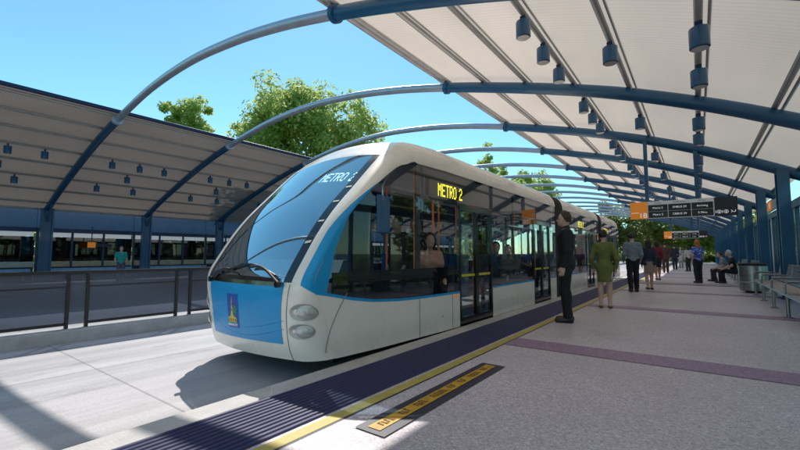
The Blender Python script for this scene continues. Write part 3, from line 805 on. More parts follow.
class SDF:
    def __init__(s): s.pr = []; s.cuts = []
    def cap(s, a, b, ra, rb, k=.03): s.pr.append(('c', np.array(a, float), np.array(b, float), ra, rb, k)); return s
    def ell(s, c, r, k=.03): s.pr.append(('e', np.array(c, float), np.array(r, float), 0, 0, k)); return s
    def cut(s, n, d): n = np.array(n, float); s.cuts.append((n/np.linalg.norm(n), d)); return s
    def mesh(s, name, m, h, scale, parent=None, dispf=None):
        lo = np.full(3, 9.); hi = np.full(3, -9.)
        for t, a, b, ra, rb, k in s.pr:
            r = max(ra, rb); 
            l, u = (np.minimum(a, b)-r, np.maximum(a, b)+r) if t == 'c' else (a-b, a+b)
            lo = np.minimum(lo, l); hi = np.maximum(hi, u)
        lo -= .04; hi += .04; n = np.ceil((hi-lo)/h).astype(int)+1
        ax = [lo[i]+h*np.arange(n[i]) for i in range(3)]
        D = np.full(n, .15, np.float32)
        for t, a, b, ra, rb, k in s.pr:
            r = max(ra, rb)+.07
            l, u = (np.minimum(a, b)-r, np.maximum(a, b)+r) if t == 'c' else (a-b-.07, a+b+.07)
            i0 = np.maximum(((l-lo)/h).astype(int), 0); i1 = np.minimum(((u-lo)/h).astype(int)+2, n)
            X, Y, Z = np.meshgrid(*[ax[i][i0[i]:i1[i]] for i in range(3)], indexing='ij')
            if t == 'c':
                d = b-a; L = max(d@d, 1e-9); q = np.clip(((X-a[0])*d[0]+(Y-a[1])*d[1]+(Z-a[2])*d[2])/L, 0, 1)
                v = np.sqrt((X-a[0]-q*d[0])**2+(Y-a[1]-q*d[1])**2+(Z-a[2]-q*d[2])**2)-(ra+(rb-ra)*q)
            else:
                x, y, z = (X-a[0])/b[0], (Y-a[1])/b[1], (Z-a[2])/b[2]
                k0 = np.sqrt(x*x+y*y+z*z); k1 = np.sqrt((x/b[0])**2+(y/b[1])**2+(z/b[2])**2)+1e-9
                v = k0*(k0-1)/k1
            sl = tuple(slice(i0[i], i1[i]) for i in range(3)); c = D[sl]
            g = np.clip(.5+.5*(c-v)/k, 0, 1); D[sl] = c*(1-g)+v*g-k*g*(1-g)
        if s.cuts:
            X, Y, Z = np.meshgrid(*ax, indexing='ij')
            for nn, d in s.cuts:
                if callable(d): D = np.maximum(D, d(X, Y, Z).astype(np.float32))
                else: D = np.maximum(D, (X*nn[0]+Y*nn[1]+Z*nn[2]-d).astype(np.float32))
        if dispf is not None:
            X, Y, Z = np.meshgrid(*ax, indexing='ij'); D = D+dispf(X, Y, Z).astype(np.float32)
        V, F = surfnet(D, lo, h); V = V*scale
        me = bpy.data.meshes.new(name); me.from_pydata(V.tolist(), [], F.tolist()); me.update()
        me.polygons.foreach_set('use_smooth', [True]*len(me.polygons)); me.materials.append(m)
        o = bpy.data.objects.new(name, me); COL.objects.link(o)
        if parent: o.parent = parent
        return o
MC = {}
def cloth(col, rough=.8, var=.18, pat=None):
    k = (tuple(col), pat)
    if k not in MC:
        if pat:
            m, nt, out = new_mat('cloth_'+pat); b = N(nt, 'ShaderNodeBsdfPrincipled', Roughness=.8); nt.links.new(b.outputs[0], out.inputs[0])
            n = N(nt, 'ShaderNodeTexVoronoi', Scale=22); nt.links.new(pos(nt, obj=True), n.inputs['Vector'])
            sc = N(nt, 'ShaderNodeSeparateColor'); nt.links.new(n.outputs['Color'], sc.inputs[0])
            c2 = (.25,.30,.7) if pat == 'floral' else (.08,.08,.1)
            nt.links.new(ramp(nt, sc.outputs[0], [(.3, col), (.62, col), (.7, c2), (1, tuple(min(1, x*2) for x in c2))]), b.inputs['Base Color'])
            MC[k] = m
        else: MC[k] = M('cloth', col, rough, var=var, scale=14, bump=.35, bscale=9, obj=True)
    return MC[k]
SK = {'fair': M('skin_fair', (.62,.40,.31), .5, var=.08, obj=True, scale=8), 'tan': M('skin_tan', (.42,.24,.16), .5, var=.08, obj=True, scale=8)}
HM = {}
def hairm(c):
    if c not in HM: HM[c] = M('hair', c, .5, var=.35, scale=30, obj=True, bump=.5, bscale=50)
    return HM[c]
m_eye = M('eye_dark', (.03,.025,.02), .2)
def lerp(a, b, t): return np.array(a)*(1-t)+np.array(b)*t
def person(label, loc, rotz, height=1.75, female=False, seated=False, stride=0, top=(.1,.1,.1), topkind='jacket', bottom=(.02,.02,.02), botkind='trousers',
           shoe=(.015,.015,.015), hair=(.02,.015,.012), hairkind='short', skin='fair', h=.014, elbow=0, headturn=0, toppat=None, collar=None, lean=0, group=None, heel=False, arms=None):
    f = female
    J = {}
    for sg, sd in ((1,'R'),(-1,'L')):
        st = stride*sg
        J['hip'+sd] = (sg*.088, 0, .93); J['kn'+sd] = (sg*.092, .03+st*.14, .50); J['an'+sd] = (sg*.092, -.01+st*.26-(.10*abs(st) if st < 0 else 0), .09+(.05*abs(st) if st < 0 else 0))
        sw = .158 if f else .185
        J['sh'+sd] = (sg*sw, -.012, 1.435); J['el'+sd] = (sg*(sw+.045), -.035-st*.09, 1.135); J['wr'+sd] = (sg*(sw+.035), .03-st*.13+elbow*.10, .895+elbow*.12)
    hd = np.array((0, .012, 1.665)); nb = np.array((0, -.015, 1.49)); hb = 0.
    if seated:
        dz = -.46; 
        for sg, sd in ((1,'R'),(-1,'L')):
            J['hip'+sd] = (sg*.09, 0, .47); J['kn'+sd] = (sg*.10, .42, .50); J['an'+sd] = (sg*.10, .38+.04*sg, .09)
            for q in ('sh','el','wr'): J[q+sd] = (J[q+sd][0], J[q+sd][1]+(.07 if q == 'sh' else .13 if q == 'el' else .30), J[q+sd][2]+dz+(.03 if q == 'el' else .16 if q == 'wr' else 0))
        hd = hd+(0, .14, dz); nb = nb+(0, .08, dz); hb = dz
    if arms:
        for k_, v_ in arms.items(): J[k_] = v_
    for k_ in J: J[k_] = np.array(J[k_], float)
    pel = (0, -.005, .95+hb); wai = (0, .0+(.02 if seated else 0), 1.13+hb); che = (0, -.005+(.05 if seated else 0), 1.31+hb)
    cw = .15 if f else .172; ww = .118 if f else .142; pw = .165 if f else .155
    hs = (.072, .092, .112)
    def head(s, grow=0, k=.02):
        s.ell(hd, (hs[0]+grow, hs[1]+grow, hs[2]+grow), k)
    def torso(s, g=0):
        s.ell(pel, (pw+g, .108+g, .115+g), .06); s.ell(wai, (ww+g, .098+g, .16+g), .06); s.ell(che, (cw+g, .115+g, .19+g), .06)
        s.cap(J['shL']*(.72,1,1)+(0,0,-.01), J['shR']*(.72,1,1)+(0,0,-.01), .062+g, .062+g, .06)
        if f:
            for sg in (1,-1): s.ell(np.array(che)+(sg*.068, .085, -.01), (.062+g, .06+g, .062+g), .05)
    def leg(s, sd, g=0, t=1., gk=None):
        s.cap(J['hip'+sd], J['kn'+sd], .086+g, .058+g*(1.2), .04); s.cap(J['kn'+sd], lerp(J['kn'+sd], J['an'+sd], t), .056+g*1.2, .040+(g*1.9 if g else 0), .03)
        s.ell(lerp(J['kn'+sd], J['an'+sd], .3)+(0,-.022,0), (.05+g, .05+g, .12), .04)
    def arm(s, sd, g=0, t=1.):
        if t <= .5: s.cap(J['sh'+sd], lerp(J['sh'+sd], J['el'+sd], t*2), .050+g, .045+g*1.6, .035)
        else:
            s.cap(J['sh'+sd], J['el'+sd], .050+g, .041+g, .035); s.cap(J['el'+sd], lerp(J['el'+sd], J['wr'+sd], (t-.5)*2), .041+g, .029+g, .03)
    b = SDF(); torso(b); head(b)
    b.ell(hd+(0,.028,-.062), (.054,.066,.058), .03); b.ell(hd+(0,.07,-.098), (.026,.024,.02), .02)
    b.cap(hd+(0,.088,.0), hd+(0,.108,-.03), .009, .013, .014)
    b.ell(hd+(0,.083,-.065), (.024,.014,.010), .01)
    for sg in (1,-1): b.ell(hd+(sg*.074,-.005,-.015), (.010,.020,.032), .008)
    b.cap(nb+(0,0,-.03), hd+(0,-.012,-.06), .056 if not f else .047, .050 if not f else .043, .03)
    for sd, sg in (('R',1),('L',-1)):
        leg(b, sd); arm(b, sd)
        # foot
        a = J['an'+sd]; hz = .0
        b.cap(a+(0,-.03,-.045), a+(sg*.012,.15,-.058), .042, .030, .03)
        # hand: palm, four fingers, thumb
        wv = J['wr'+sd]; dr = (J['wr'+sd]-J['el'+sd]); dr /= np.linalg.norm(dr)
        if seated: dr = np.array((-.1*sg, .9, -.42)); dr /= np.linalg.norm(dr)
        fw = np.array((0,1,0)) if not seated else np.array((-sg,0,0)); fw = fw-dr*(fw@dr); fw /= np.linalg.norm(fw); inn = np.cross(dr, fw)*(1 if sg < 0 else -1)
        inn = inn if inn[0]*sg < 0 or seated else -inn
        b.cap(wv, wv+dr*.075, .026, .030, .015); b.cap(wv+dr*.04-fw*.018, wv+dr*.085-fw*.022, .018, .017, .015); b.cap(wv+dr*.04+fw*.018, wv+dr*.085+fw*.022, .018, .017, .015)
        for q, L in enumerate((.058,.072,.078,.070)):
            o_ = wv+dr*.088+fw*(-.031+.0205*q); k1 = o_+dr*L*.55+inn*.006; k2 = k1+dr*L*.45+inn*.018
            b.cap(o_, k1, .0105, .0095, .006); b.cap(k1, k2, .0095, .008, .006)
        t0 = wv+dr*.025+fw*.028; t1 = t0+dr*.035+fw*.026+inn*.01; b.cap(t0, t1, .013, .0115, .012); b.cap(t1, t1+dr*.035+fw*.006+inn*.008, .0115, .009, .006)
    sc = height/1.778
    root = b.mesh('person', SK[skin], h, sc)
    root.location = loc; root.rotation_euler = (lean, 0, rotz); tag(root, label, 'person', group)
    # eyes
    if h < .016:
        for sg in (1,-1):
            e = MB().lathe([(.0005,-.006),(.007,-.004),(.009,0),(.007,.004),(.0005,.006)], tuple(hd+(sg*.031,.082,.003)), 10)
            e.v = [tuple(np.array(v)*sc) for v in e.v]; e.build('eye', m_eye, root, True)
    # hair
    hr = SDF(); hr.ell(hd+(0,-.012,.016), (hs[0]+.014, hs[1]+.012, hs[2]+.012), .02)
    if hairkind in ('long', 'bob'):
        zl = -.26 if hairkind == 'long' else -.14
        for sg in (1,-1): hr.cap(hd+(sg*.05,-.035,0), hd+(sg*.06,-.055,zl), .055, .045, .04)
        hr.cap(hd+(0,-.06,.0), hd+(0,-.085,zl-.02), .06, .045, .04)
    if hairkind == 'bun': hr.ell(hd+(0,-.095,.055), (.05,.045,.045), .02)
    if hairkind == 'short':
        hr.cut((0,0,1), lambda X,Y,Z: np.minimum((hd[2]-.05)-Z, 1))
    # clear the face
    cy, cz = hd[1], hd[2]
    hr.cut((0,1,0), lambda X,Y,Z: np.minimum((Y-cy-.028)-.55*(Z-cz-.055), 9) if hairkind != 'long' else (Y-cy-.03)-.5*(Z-cz-.05))
    hr.mesh('hair', hairm(hair), max(.010, h*.8), sc, root, lambda X,Y,Z: .004*np.sin(X*90)*np.sin(Z*35+Y*50))
    wr = (lambda X,Y,Z: .0022*np.sin(Z*36+X*18+np.sin(Y*25)*1.5)+.0022*np.sin(Z*17-X*26))
    tm = cloth(top, pat=toppat)
    # top
    t = SDF(); torso(t, .014 if topkind != 'jacket' else .02)
    slv = {'jacket': .97, 'shirt': .95, 'tee': .28, 'coat': .97, 'sleeveless': 0, 'dress': .95}[topkind]
    for sd in 'RL':
        if slv: arm(t, sd, .014 if topkind != 'jacket' else .018, slv)
    hem = {'jacket': .82, 'shirt': .93, 'tee': .90, 'coat': .55, 'sleeveless': .92, 'dress': .60}[topkind]+hb
    if topkind in ('coat', 'dress'):
        t.cap((0,-.0,1.0), (0,.0,hem-.02), .135, .15, .06)
        t.ell((0,-.01,.90), (.178,.135,.16), .06)
    elif topkind == 'jacket': t.ell(np.array(pel)+(0,0,-.03), (pw+.024, .13, .14), .05)
    t.cut((0,0,-1), -hem)
    if seated: t.cuts.pop(); t.cut((0,0,-1), -.40)
    tk = tuple(nb); t.cut((0,0,1), lambda X,Y,Z: (Z-nb[2]-.012)-.35*np.abs(X)*0-.4*(-(Y-nb[1])))
    t.mesh({'jacket':'jacket','shirt':'shirt','tee':'shirt','coat':'coat','sleeveless':'top','dress':'dress'}[topkind], tm, h, sc, root, wr)
    if collar is not None:
        c = SDF().cap(nb+(0,-.0,.0), nb+(0,.004,.038), .066, .059, .02); c.mesh('collar', cloth(collar), h*.8, sc, root)
    # bottom
    if botkind == 'trousers':
        q = SDF(); q.ell(pel, (pw+.012,.12,.115), .05); q.cut((0,0,1), 1.03+hb)
        for sd in 'RL': leg(q, sd, .014, .95)
        q.mesh('trousers', cloth(bottom), h, sc, root, wr)
    elif botkind == 'skirt':
        q = SDF(); q.ell(pel, (pw+.016,.125,.13), .05); q.cap((0,0,.92), (0,.005,.60), .15, .16, .05); q.cut((0,0,1), 1.05); q.cut((0,0,-1), -.58)
        q.mesh('skirt', cloth(bottom), h, sc, root)
    for sd, sg in (('R',1),('L',-1)):
        a = J['an'+sd]
        q = SDF().cap(a+(0,-.035,-.045), a+(sg*.012,.165,-.056), .052 if not heel else .047, .038, .03)
        if botkind == 'trousers': q.cap(a+(0,-.01,-.02), a+(0,0,.02), .05, .05, .03)
        q.cut((0,0,-1), .0) if not stride and not seated else None
        if botkind != 'trousers': q.cut((0,0,1), a[2]-.025)
        q.mesh('shoe', cloth(shoe, .4), max(.010, h*.8), sc, root)
    return root
P2 = math.pi/2
# rotz 0 = faces +Y (away from the camera), +pi/2 = faces -X (the bus)
suit = person('man in a black suit standing in profile beside the bus, nearest figure', (-1.82,7.22,0), P2+.2, 1.87, top=(.012,.012,.014), bottom=(.010,.010,.012), hair=(.045,.022,.012), h=.0085, skin='fair', collar=(.03,.03,.03))
person('woman seen from behind in an olive green suit dress with bare legs', (-1.63,9.56,0), .12, 1.66, True, top=(.15,.165,.045), topkind='dress', botkind='none', shoe=(.16,.13,.04), hair=(.018,.012,.010), hairkind='short', h=.009, heel=True, arms={'elR':(.262,-.05,1.13),'elL':(-.262,-.05,1.13),'wrR':(.235,.05,.90),'wrL':(-.235,.05,.90)})
person('man in a grey shirt and black trousers seen from behind', (-1.61,14.07,0), .35, 1.79, top=(.20,.23,.29), topkind='shirt', bottom=(.008,.008,.01), h=.012, hair=(.02,.014,.012), elbow=.6, stride=.25)
person('woman in a dark navy jacket and pale skirt half hidden behind the grey shirted man', (-1.30,15.3,0), .3, 1.62, True, top=(.03,.035,.07), bottom=(.35,.25,.22), botkind='skirt', shoe=(.03,.02,.02), stride=.5, h=.013, hairkind='bob', hair=(.03,.018,.012))
person('woman in a maroon blouse and short black skirt walking away', (-1.47,21.17,0), .4, 1.74, True, top=(.22,.02,.035), topkind='shirt', bottom=(.012,.012,.014), botkind='skirt', h=.015, hairkind='bob', stride=.35, heel=True, skin='tan')
person('man in a dark brown suit walking away past the maroon blouse', (-1.62,29.5,0), .1, 1.85, top=(.075,.045,.04), bottom=(.055,.035,.033), h=.018, stride=.3)
person('man in a navy suit farther up the platform than the brown suit', (-1.40,36,0), .2, 1.84, top=(.02,.025,.05), bottom=(.015,.018,.035), h=.018, stride=.3)
person('farthest person in a pale striped outfit facing the camera near the platform end', (-1.15,40.4,0), math.pi, 1.73, True, top=(.55,.55,.56), topkind='coat', toppat='striped', bottom=(.3,.3,.32), h=.02, hairkind='bob')
person('person in a white top and dark trousers half hidden behind the orange haired woman', (-.55,33,0), .6, 1.68, True, top=(.6,.58,.58), topkind='tee', bottom=(.03,.03,.035), h=.019, hairkind='bob')
person('woman with orange hair, blue floral top and dark jeans', (-.02,19.96,0), .55, 1.71, True, top=(.05,.10,.50), topkind='tee', toppat='floral', bottom=(.018,.025,.035), hair=(.50,.16,.03), hairkind='long', h=.012, stride=.12)
person('elderly white haired man in black sitting on the platform bench', (1.10,20.4,0), P2+.12, 1.74, seated=True, top=(.012,.012,.014), topkind='tee', bottom=(.012,.012,.014), hair=(.6,.6,.6), h=.012, shoe=(.02,.02,.02))
person('person in a grey t-shirt sitting beyond the white haired man', (.86,21.6,0), P2+.1, 1.66, seated=True, top=(.25,.27,.30), topkind='tee', bottom=(.03,.03,.04), hair=(.06,.035,.02), h=.014)
person('man in a teal shirt standing on the opposite platform', (-22,7.4,-.2), -P2-.2, 1.72, top=(.02,.35,.33), topkind='tee', bottom=(.10,.11,.15), hair=(.12,.06,.03), h=.016, elbow=.8)
def rider(label, x, y, top, hair, rz, seat_=True, z=.07, hk='short', f=False, skin='fair'):
    person(label, (x, y, z), rz, 1.72, f, seated=seat_, top=top, topkind='tee' if seat_ else 'shirt', bottom=(.02,.02,.025), hair=hair, hairkind=hk, h=.017, skin=skin)
rider('bus driver in a pale blue shirt behind the windscreen', -4.95, 4.62, (.25,.35,.5), (.05,.03,.02), math.pi, z=.28)
rider('dark haired rider in dark clothes at the foremost side window of the bus', -4.1, 5.45, (.06,.02,.02), (.015,.01,.01), math.pi-.3, False)
rider('standing rider in dark grey between the orange poles of the bus', -3.95, 5.75, (.03,.03,.035), (.02,.015,.012), math.pi, False, skin='tan')
rider('woman in a pink top seated just ahead of the front bus door', -3.5, 5.5, (.75,.36,.30), (.05,.02,.015), math.pi+.7, hk='bob', f=True, z=.20)
rider('dark clothed rider seated behind the front bus door', -3.46, 8.1, (.04,.05,.06), (.015,.012,.01), math.pi+.4, z=.12)
rider('navy clothed rider seated one row behind the dark clothed rider', -3.46, 8.9, (.02,.02,.05), (.012,.01,.01), math.pi)

# ------------------------------------------------------------------ benches, bin
def bench(L, label, y):
    r = thing('mesh_bench', label, 'bench', (1.50, y, 0), group='wire mesh benches along the platform columns')
    n = int(L/.6)
    for side, nm_ in ((0, 'seat'), (1, 'backrest')):
        mb = MB()
        rows = []
        if side == 0: path = [(-.27,.40),(-.25,.43),(-.12,.42),(.08,.40),(.20,.42)]
        else: path = [(.22,.45),(.26,.55),(.30,.70),(.335,.88)]
        # wires along and across
        for a, z in path: mb.tube([(a, -L/2, z), (a, L/2, z)], .011 if (a, z) in (path[0], path[-1]) else .007, 6)
        dense = []
        for i in range(len(path)-1):
            for t in (0, .5): dense.append(lerp(path[i], path[i+1], t))
        for a, z in dense: mb.tube([(a, -L/2, z), (a, L/2, z)], .008, 5)
        for k in range(int(L/.05)+1):
            y_ = -L/2+k*.05; mb.tube([(a, y_, z) for a, z in path], .009, 4, False)
        mb.build(nm_, m_chrome, r, True)
    for k in range(int(L/1.7)+1):
        y_ = -L/2+.25+k*(L-.5)/max(1, int(L/1.7))
        o = MB().tube([(-.24,y_,.01),(-.24,y_,.38)], .03, 10).build('leg', m_chrome, r, True)
        MB().lathe([(.07,0),(.07,.012),(.03,.02)], (-.24,y_,.004), 14).build('foot_plate', m_chrome, o)
        MB().tube([(-.24,y_,.36),(.1,y_,.37),(.24,y_,.42),(.33,y_,.86)], .022, 8).build('frame', m_chrome, r, True)
        MB().tube([(.18,y_,.01),(.18,y_,.38)], .03, 10).build('leg', m_chrome, r, True)
        mb = MB().tube([(-.26,y_,.42),(-.26,y_,.60),(-.22,y_,.635),(.2,y_,.635),(.27,y_,.6)], .016, 8); mb.build('armrest', m_chrome, r, True)
        MB().rbox(-.26,.10,y_-.03,y_+.03,.64,.665,.01).build('armrest_pad', m_galv, r)
    return r
bench(7.2, 'long silver wire mesh bench at the right edge, nearest the camera', 11.7)
bench(4.6, 'wire mesh bench with two people sitting on it', 21.0)
bench(4.6, 'empty wire mesh bench beyond the seated people', 27.0)
bn = thing('litter_bin', 'round brushed steel litter bin with a black rim at the end of the nearest bench', 'bin', (1.30,16.0,0))
MB().lathe([(.30,.05),(.34,.07),(.34,.78),(.335,.80)], n=40).build('drum', m_chrome, bn, True)
MB().lathe([(.20,.0),(.20,.05)], n=24).build('plinth', m_black, bn, True)
MB().lathe([(.335,.80),(.35,.805),(.35,.86),(.33,.875),(.22,.875),(.21,.80),(.2,.70)], n=40).build('rim', m_black, bn, True)
MB().lathe([(.345,.30),(.347,.305),(.347,.33),(.345,.335)], n=40).build('band', m_galv, bn, True)

# ------------------------------------------------------------------ hanging signs
def hang_sign(y, xs, z0, z1, label, top_z):
    r = thing('platform_sign', label, 'sign', (0, y, 0))
    x0, x1, x2, x3 = xs; H = z1-z0
    MB().rbox(x0, x3, .02, .12, z0, z1, .006).build('casing', m_signdark, r)
    p = MB().box(x0+.004, x1-.004, .012, .0195, z0+.002, z1-.002).build('number_panel', m_signor, r)
    text('1B', H*.40, (x0+(x1-x0)*.74, .009, z0+H*.19), m_text, p)
    MB().box(x0+.03, x0+(x1-x0)*.5, .009, .0115, z0+H*.36, z0+H*.385).build('rule', m_text, p)
    b = MB().box(x1, x2, .010, .0195, z0+.004, z1-.004).build('departure_board', m_signwh, r)
    ww = x2-x1; cols = [(.010,.318),(.328,.668),(.678,.986)]
    words = [('Metro 2','SMBUS 29','Arriving'), ('Metro 2','CBBUS 29','5 Mins')]
    heads = ['Route','Destination','Arrival']
    for c, (a, b_) in enumerate(cols):
        xm = x1+ww*(a+b_)/2
        text(heads[c], H*.12, (xm, .007, z0+H*.895), m_texto, b)
        for q in range(2):
            za = z0+H*(.425 if q == 0 else .045); zb_ = za+H*.365
            k = MB().box(x1+ww*a, x1+ww*b_, .006, .0095, za, zb_).build('display_cell', m_cell, b)
            text(words[q][c], H*.15, (xm, .004, (za+zb_)/2), m_text, k)
    d = MB().box(x2+.004, x3-.004, .012, .0195, z0+.002, z1-.002).build('pictogram_panel', m_signdark, r)
    for q in range(3):
        cx = x2+(x3-x2)*(.2+.3*q); cz = z0+H*.22; rr = H*.085
        if q < 2:
            mb = MB(); pts = [(cx+rr*math.cos(t), .009, cz+rr*math.sin(t)) for t in np.linspace(0, 2*math.pi, 20)]
            mb.tube(pts, .006, 6); mb.box(cx-.012, cx+.012, .007, .0115, cz-rr*.6, cz+rr*.5); 
            if q == 0: mb.tube([(cx-rr*1.5, .009, cz-rr*.8), (cx-rr*1.7, .009, cz), (cx-rr*1.5, .009, cz+rr*.8)], .006, 5).tube([(cx+rr*1.5, .009, cz-rr*.8), (cx+rr*1.7, .009, cz), (cx+rr*1.5, .009, cz+rr*.8)], .006, 5)
            mb.build('pictogram', m_text, d)
        else:
            mb = MB().tube([(cx-rr, .009, cz+rr*.7), (cx-rr*.2, .009, cz), (cx-rr, .009, cz-rr*.6)], .008, 5).tube([(cx+.1*rr, .009, cz-rr*.5), (cx+rr, .009, cz-rr*.2), (cx+rr*1.1, .009, cz+rr*.8)], .008, 5)
            mb.build('pictogram', m_text, d)
    for xh in (x0+(x3-x0)*.18, x0+(x3-x0)*.66):
        MB().box(xh-.05, xh+.05, .03, .11, z1, az(xh)-.1).build('hanger', m_blue, r)
hang_sign(14.05, (-1.62,-1.16,.42,.92), 2.20, 2.72, 'hanging departure sign with a large orange 1B panel, nearer of the two', 3.4)
hang_sign(27.4, (-1.52,-1.15,.09,.47), 2.02, 2.43, 'smaller hanging departure sign farther down the platform', 3.4)
# wall sign on the back screen
ws_ = thing('wall_sign', 'long pale header sign with an orange block above the glass screen behind the columns', 'sign', (2.32, 21.0, 2.98))
MB().rbox(-.04,.04,-2.0,2.0,-.2,.2,.01).build('board', M('pale_sign', (.45,.45,.47), .5), ws_)
k = MB().box(-.052,-.042,-.9,.15,-.198,.198).build('orange_panel', m_signor, ws_)
text('1B', .3, (-.056,-.4,0), m_text, k, rot=(P2,0,-P2))

# ------------------------------------------------------------------ back screen on the right
for i in range(0, 13):
    y0 = .95+4.45*i; y1 = y0+4.45
    r = thing('glazed_screen', 'glass screen bay with blue posts behind the platform columns, %s from the camera' % ORD[i], 'screen', (2.35, y0, 0), group='glazed screen bays behind the platform')
    MB().box(-.06,.06,.0,4.43,2.50,2.72).build('top_rail', m_blue, r); MB().box(-.05,.05,.0,4.43,.12,.22).build('bottom_rail', m_navy, r)
    mb = None
    for k in range(5):
        y = .08+k*.86; MB().box(-.05,.05,y-.05,y+.05,.004,2.50).build('post', m_blue, r)
    for k in range(5):
        if (k+i) % 4 == 3: continue
        y = .14+k*.86; MB().box(-.008,.008,y,min(y+.74, 4.42),.22,2.50).build('pane', g_clear if (k+i) % 3 else M('frosted_pane', (.60,.66,.70), .4, var=.1), r)

# ------------------------------------------------------------------ median fence
for i in range(-3, 24):
    y0 = 2.19+1.7*i+.0
    r = thing('fence_panel', 'dark framed glass fence panel on the median kerb, %s from the near end' % ORD[i+3], 'fence panel', (-8.29, y0, -.06), group='fence panels along the median')
    MB().box(-.03,.03,.11,.155,.0,.88).build('post', m_fframe, r); MB().box(-.03,.03,1.545,1.59,.0,.88).build('post', m_fframe, r)
    MB().box(-.035,.035,.002,1.698,.885,.935).build('top_rail', m_fframe, r); MB().box(-.02,.02,.157,1.543,.05,.095).build('bottom_rail', m_fframe, r)
    MB().box(-.015,.015,.17,1.53,.66,.68).build('mid_rail', m_fframe, r); MB().box(-.008,.008,.157,1.543,.097,.66).build('pane', g_dark, r)
    MB().box(-.008,.008,.17,1.53,.68,.885).build('pane', g_dark, r)
    MB().box(-.008,.008,1.595,1.805,.06,.88).build('edge_plate', g_dark, r)

# ------------------------------------------------------------------ opposite platform wall
for i in range(-1, 11):
    y0 = .95+4.45*i
    r = thing('station_wall', 'dark glazed station wall bay behind the opposite platform, %s from the near end' % ORD[i+1], 'wall', (-27.6, y0, -.2), group='glazed wall bays of the opposite platform')
    MB().box(-.1,.1,.0,4.43,2.72,3.78).build('fascia', m_lblue, r); MB().box(-.12,.14,.0,4.43,2.50,2.715).build('beam', m_navy, r)
    MB().box(-.02,.02,.1,4.35,2.26,2.498).build('clerestory_glow', m_lstrip, r)
    for k in range(3): MB().box(-.07,.07,k*1.45+.0,k*1.45+.10,.002,2.498).build('mullion', m_navy, r)
    MB().box(-.012,.012,.1,4.4,.95,2.255).build('pane', g_smoke, r)
    MB().box(-.04,.04,.1,4.4,.68,.945).build('timber_panel', m_plank if i % 3 else m_grey, r)
    MB().box(-.06,.06,.1,4.4,.004,.675).build('base_panel', m_signdark, r)
    b = thing('sunlit_strip', 'pale blue strip standing for sunlit ground beyond the opposite platform, %s from the near end' % ORD[i+1], 'bench', (-26.9, y0+2.2, -.2), group='blue strips standing for sunlit ground')  # bench shape made up for a bright strip of sunlit ground beyond
    MB().rbox(-.22,.22,-1.95,1.95,.52,.60,.015).build('seat', m_sky2, b); MB().rbox(.20,.24,-1.95,1.95,.40,.52,.01).build('apron', m_sky2, b)
    for k in (-1.7, 0, 1.7): MB().box(-.18,.18,k-.04,k+.04,.004,.52).build('leg', m_galv, b)
sg_ = thing('platform_sign', 'small orange sign on the opposite platform wall', 'sign', (-26.9, 7.6, 1.65)); MB().rbox(-.03,.03,-.18,.18,-.15,.15,.01).build('orange_panel', m_signor, sg_)
MB().box(-.02,.02,.19,.95,-.10,.06).build('text_panel', m_signdark, sg_); MB().box(-.02,.02,-.02,.02,.15,1.0).build('hanger', m_navy, sg_)

# ------------------------------------------------------------------ vegetation
def leaves(centres, per, spread, size, squash=.8):
    C_ = np.repeat(np.array(centres), per, 0); n = len(C_)
    d = RNG.normal(size=(n, 3)); d /= np.linalg.norm(d, axis=1)[:, None]
    r = RNG.random(n)**.45
    P = C_ + d*(r*np.repeat(np.array(spread), per))[:, None]*np.array((1, 1, squash))
    a = RNG.normal(size=(n, 3)); a /= np.linalg.norm(a, axis=1)[:, None]
    nrm = d*.6+RNG.normal(size=(n, 3))*.6+np.array((0,0,.5)); b = np.cross(nrm, a); b /= np.linalg.norm(b, axis=1)[:, None]; a = np.cross(b, nrm); a /= np.linalg.norm(a, axis=1)[:, None]
    s = size*(.6+.8*RNG.random(n))[:, None]
    V = np.stack([P-a*s*.5, P+b*s*.28, P+a*s*.5, P-b*s*.28], 1).reshape(-1, 3)
    return V, np.arange(n*4).reshape(-1, 4)
def mesh_np(name, V, F, m, parent):
    me = bpy.data.meshes.new(name); me.from_pydata(V.tolist(), [], F.tolist()); me.update(); me.materials.append(m)
    o = bpy.data.objects.new(name, me); COL.objects.link(o); o.parent = parent; return o
def tree(label, loc, H, R_, mat, nclump=70, per=90, leaf=.36, trunk_h=.35, group='trees beyond the canopies', asp=.8):
    r = thing('tree', label, 'tree', loc, group=group)
    ht = H*trunk_h; cz = (H+ht)/2+.02*H; rz = (H-ht)/2
    mb = MB().tube([(0,0,0),(.03*H*.1,0,ht*.5),(0,.02*H*.1,ht),(0,0,cz),(0,0,cz+rz*.5)], [.03*H*.6,.022*H*.6,.017*H*.6,.008*H*.6,.003*H], 10)
    cs = []; sp = []
    for k in range(nclump):
        d = RNG.normal(size=3); d /= np.linalg.norm(d); q = .45+.55*RNG.random()**.6
        lump = 1+.16*math.sin(3*math.atan2(d[1], d[0])+1.3*k*0+H)+.1*RNG.normal()
        c = np.array((d[0]*R_*q*lump, d[1]*R_*q*lump, cz+d[2]*rz*q*lump)); cs.append(c); sp.append(R_*(.16+.15*RNG.random()))
    for k in range(12):
        c = cs[k*3 % nclump]; s = np.array((0, 0, ht*(.85+.5*RNG.random()))); m_ = lerp(s, c, .5)+(0,0,.05*H)
        mb.tube([s, m_, c], [.008*H, .005*H, .002*H], 6)
    mb.build('trunk', m_bark, r, True)
    V, F = leaves(cs, per, sp, leaf, asp); mesh_np('crown', V, F, mat, r); return r
tree('large broad leafy tree rising behind the left canopy', (-32.0,27.5,-.3), 18.6, 6.5, m_leafA, 300, 190, .40)
tree('smaller leafy tree at the left end of the tree row behind the left canopy', (-44,20.4,-.3), 18.2, 3.2, m_leafA, 130, 140, .40)
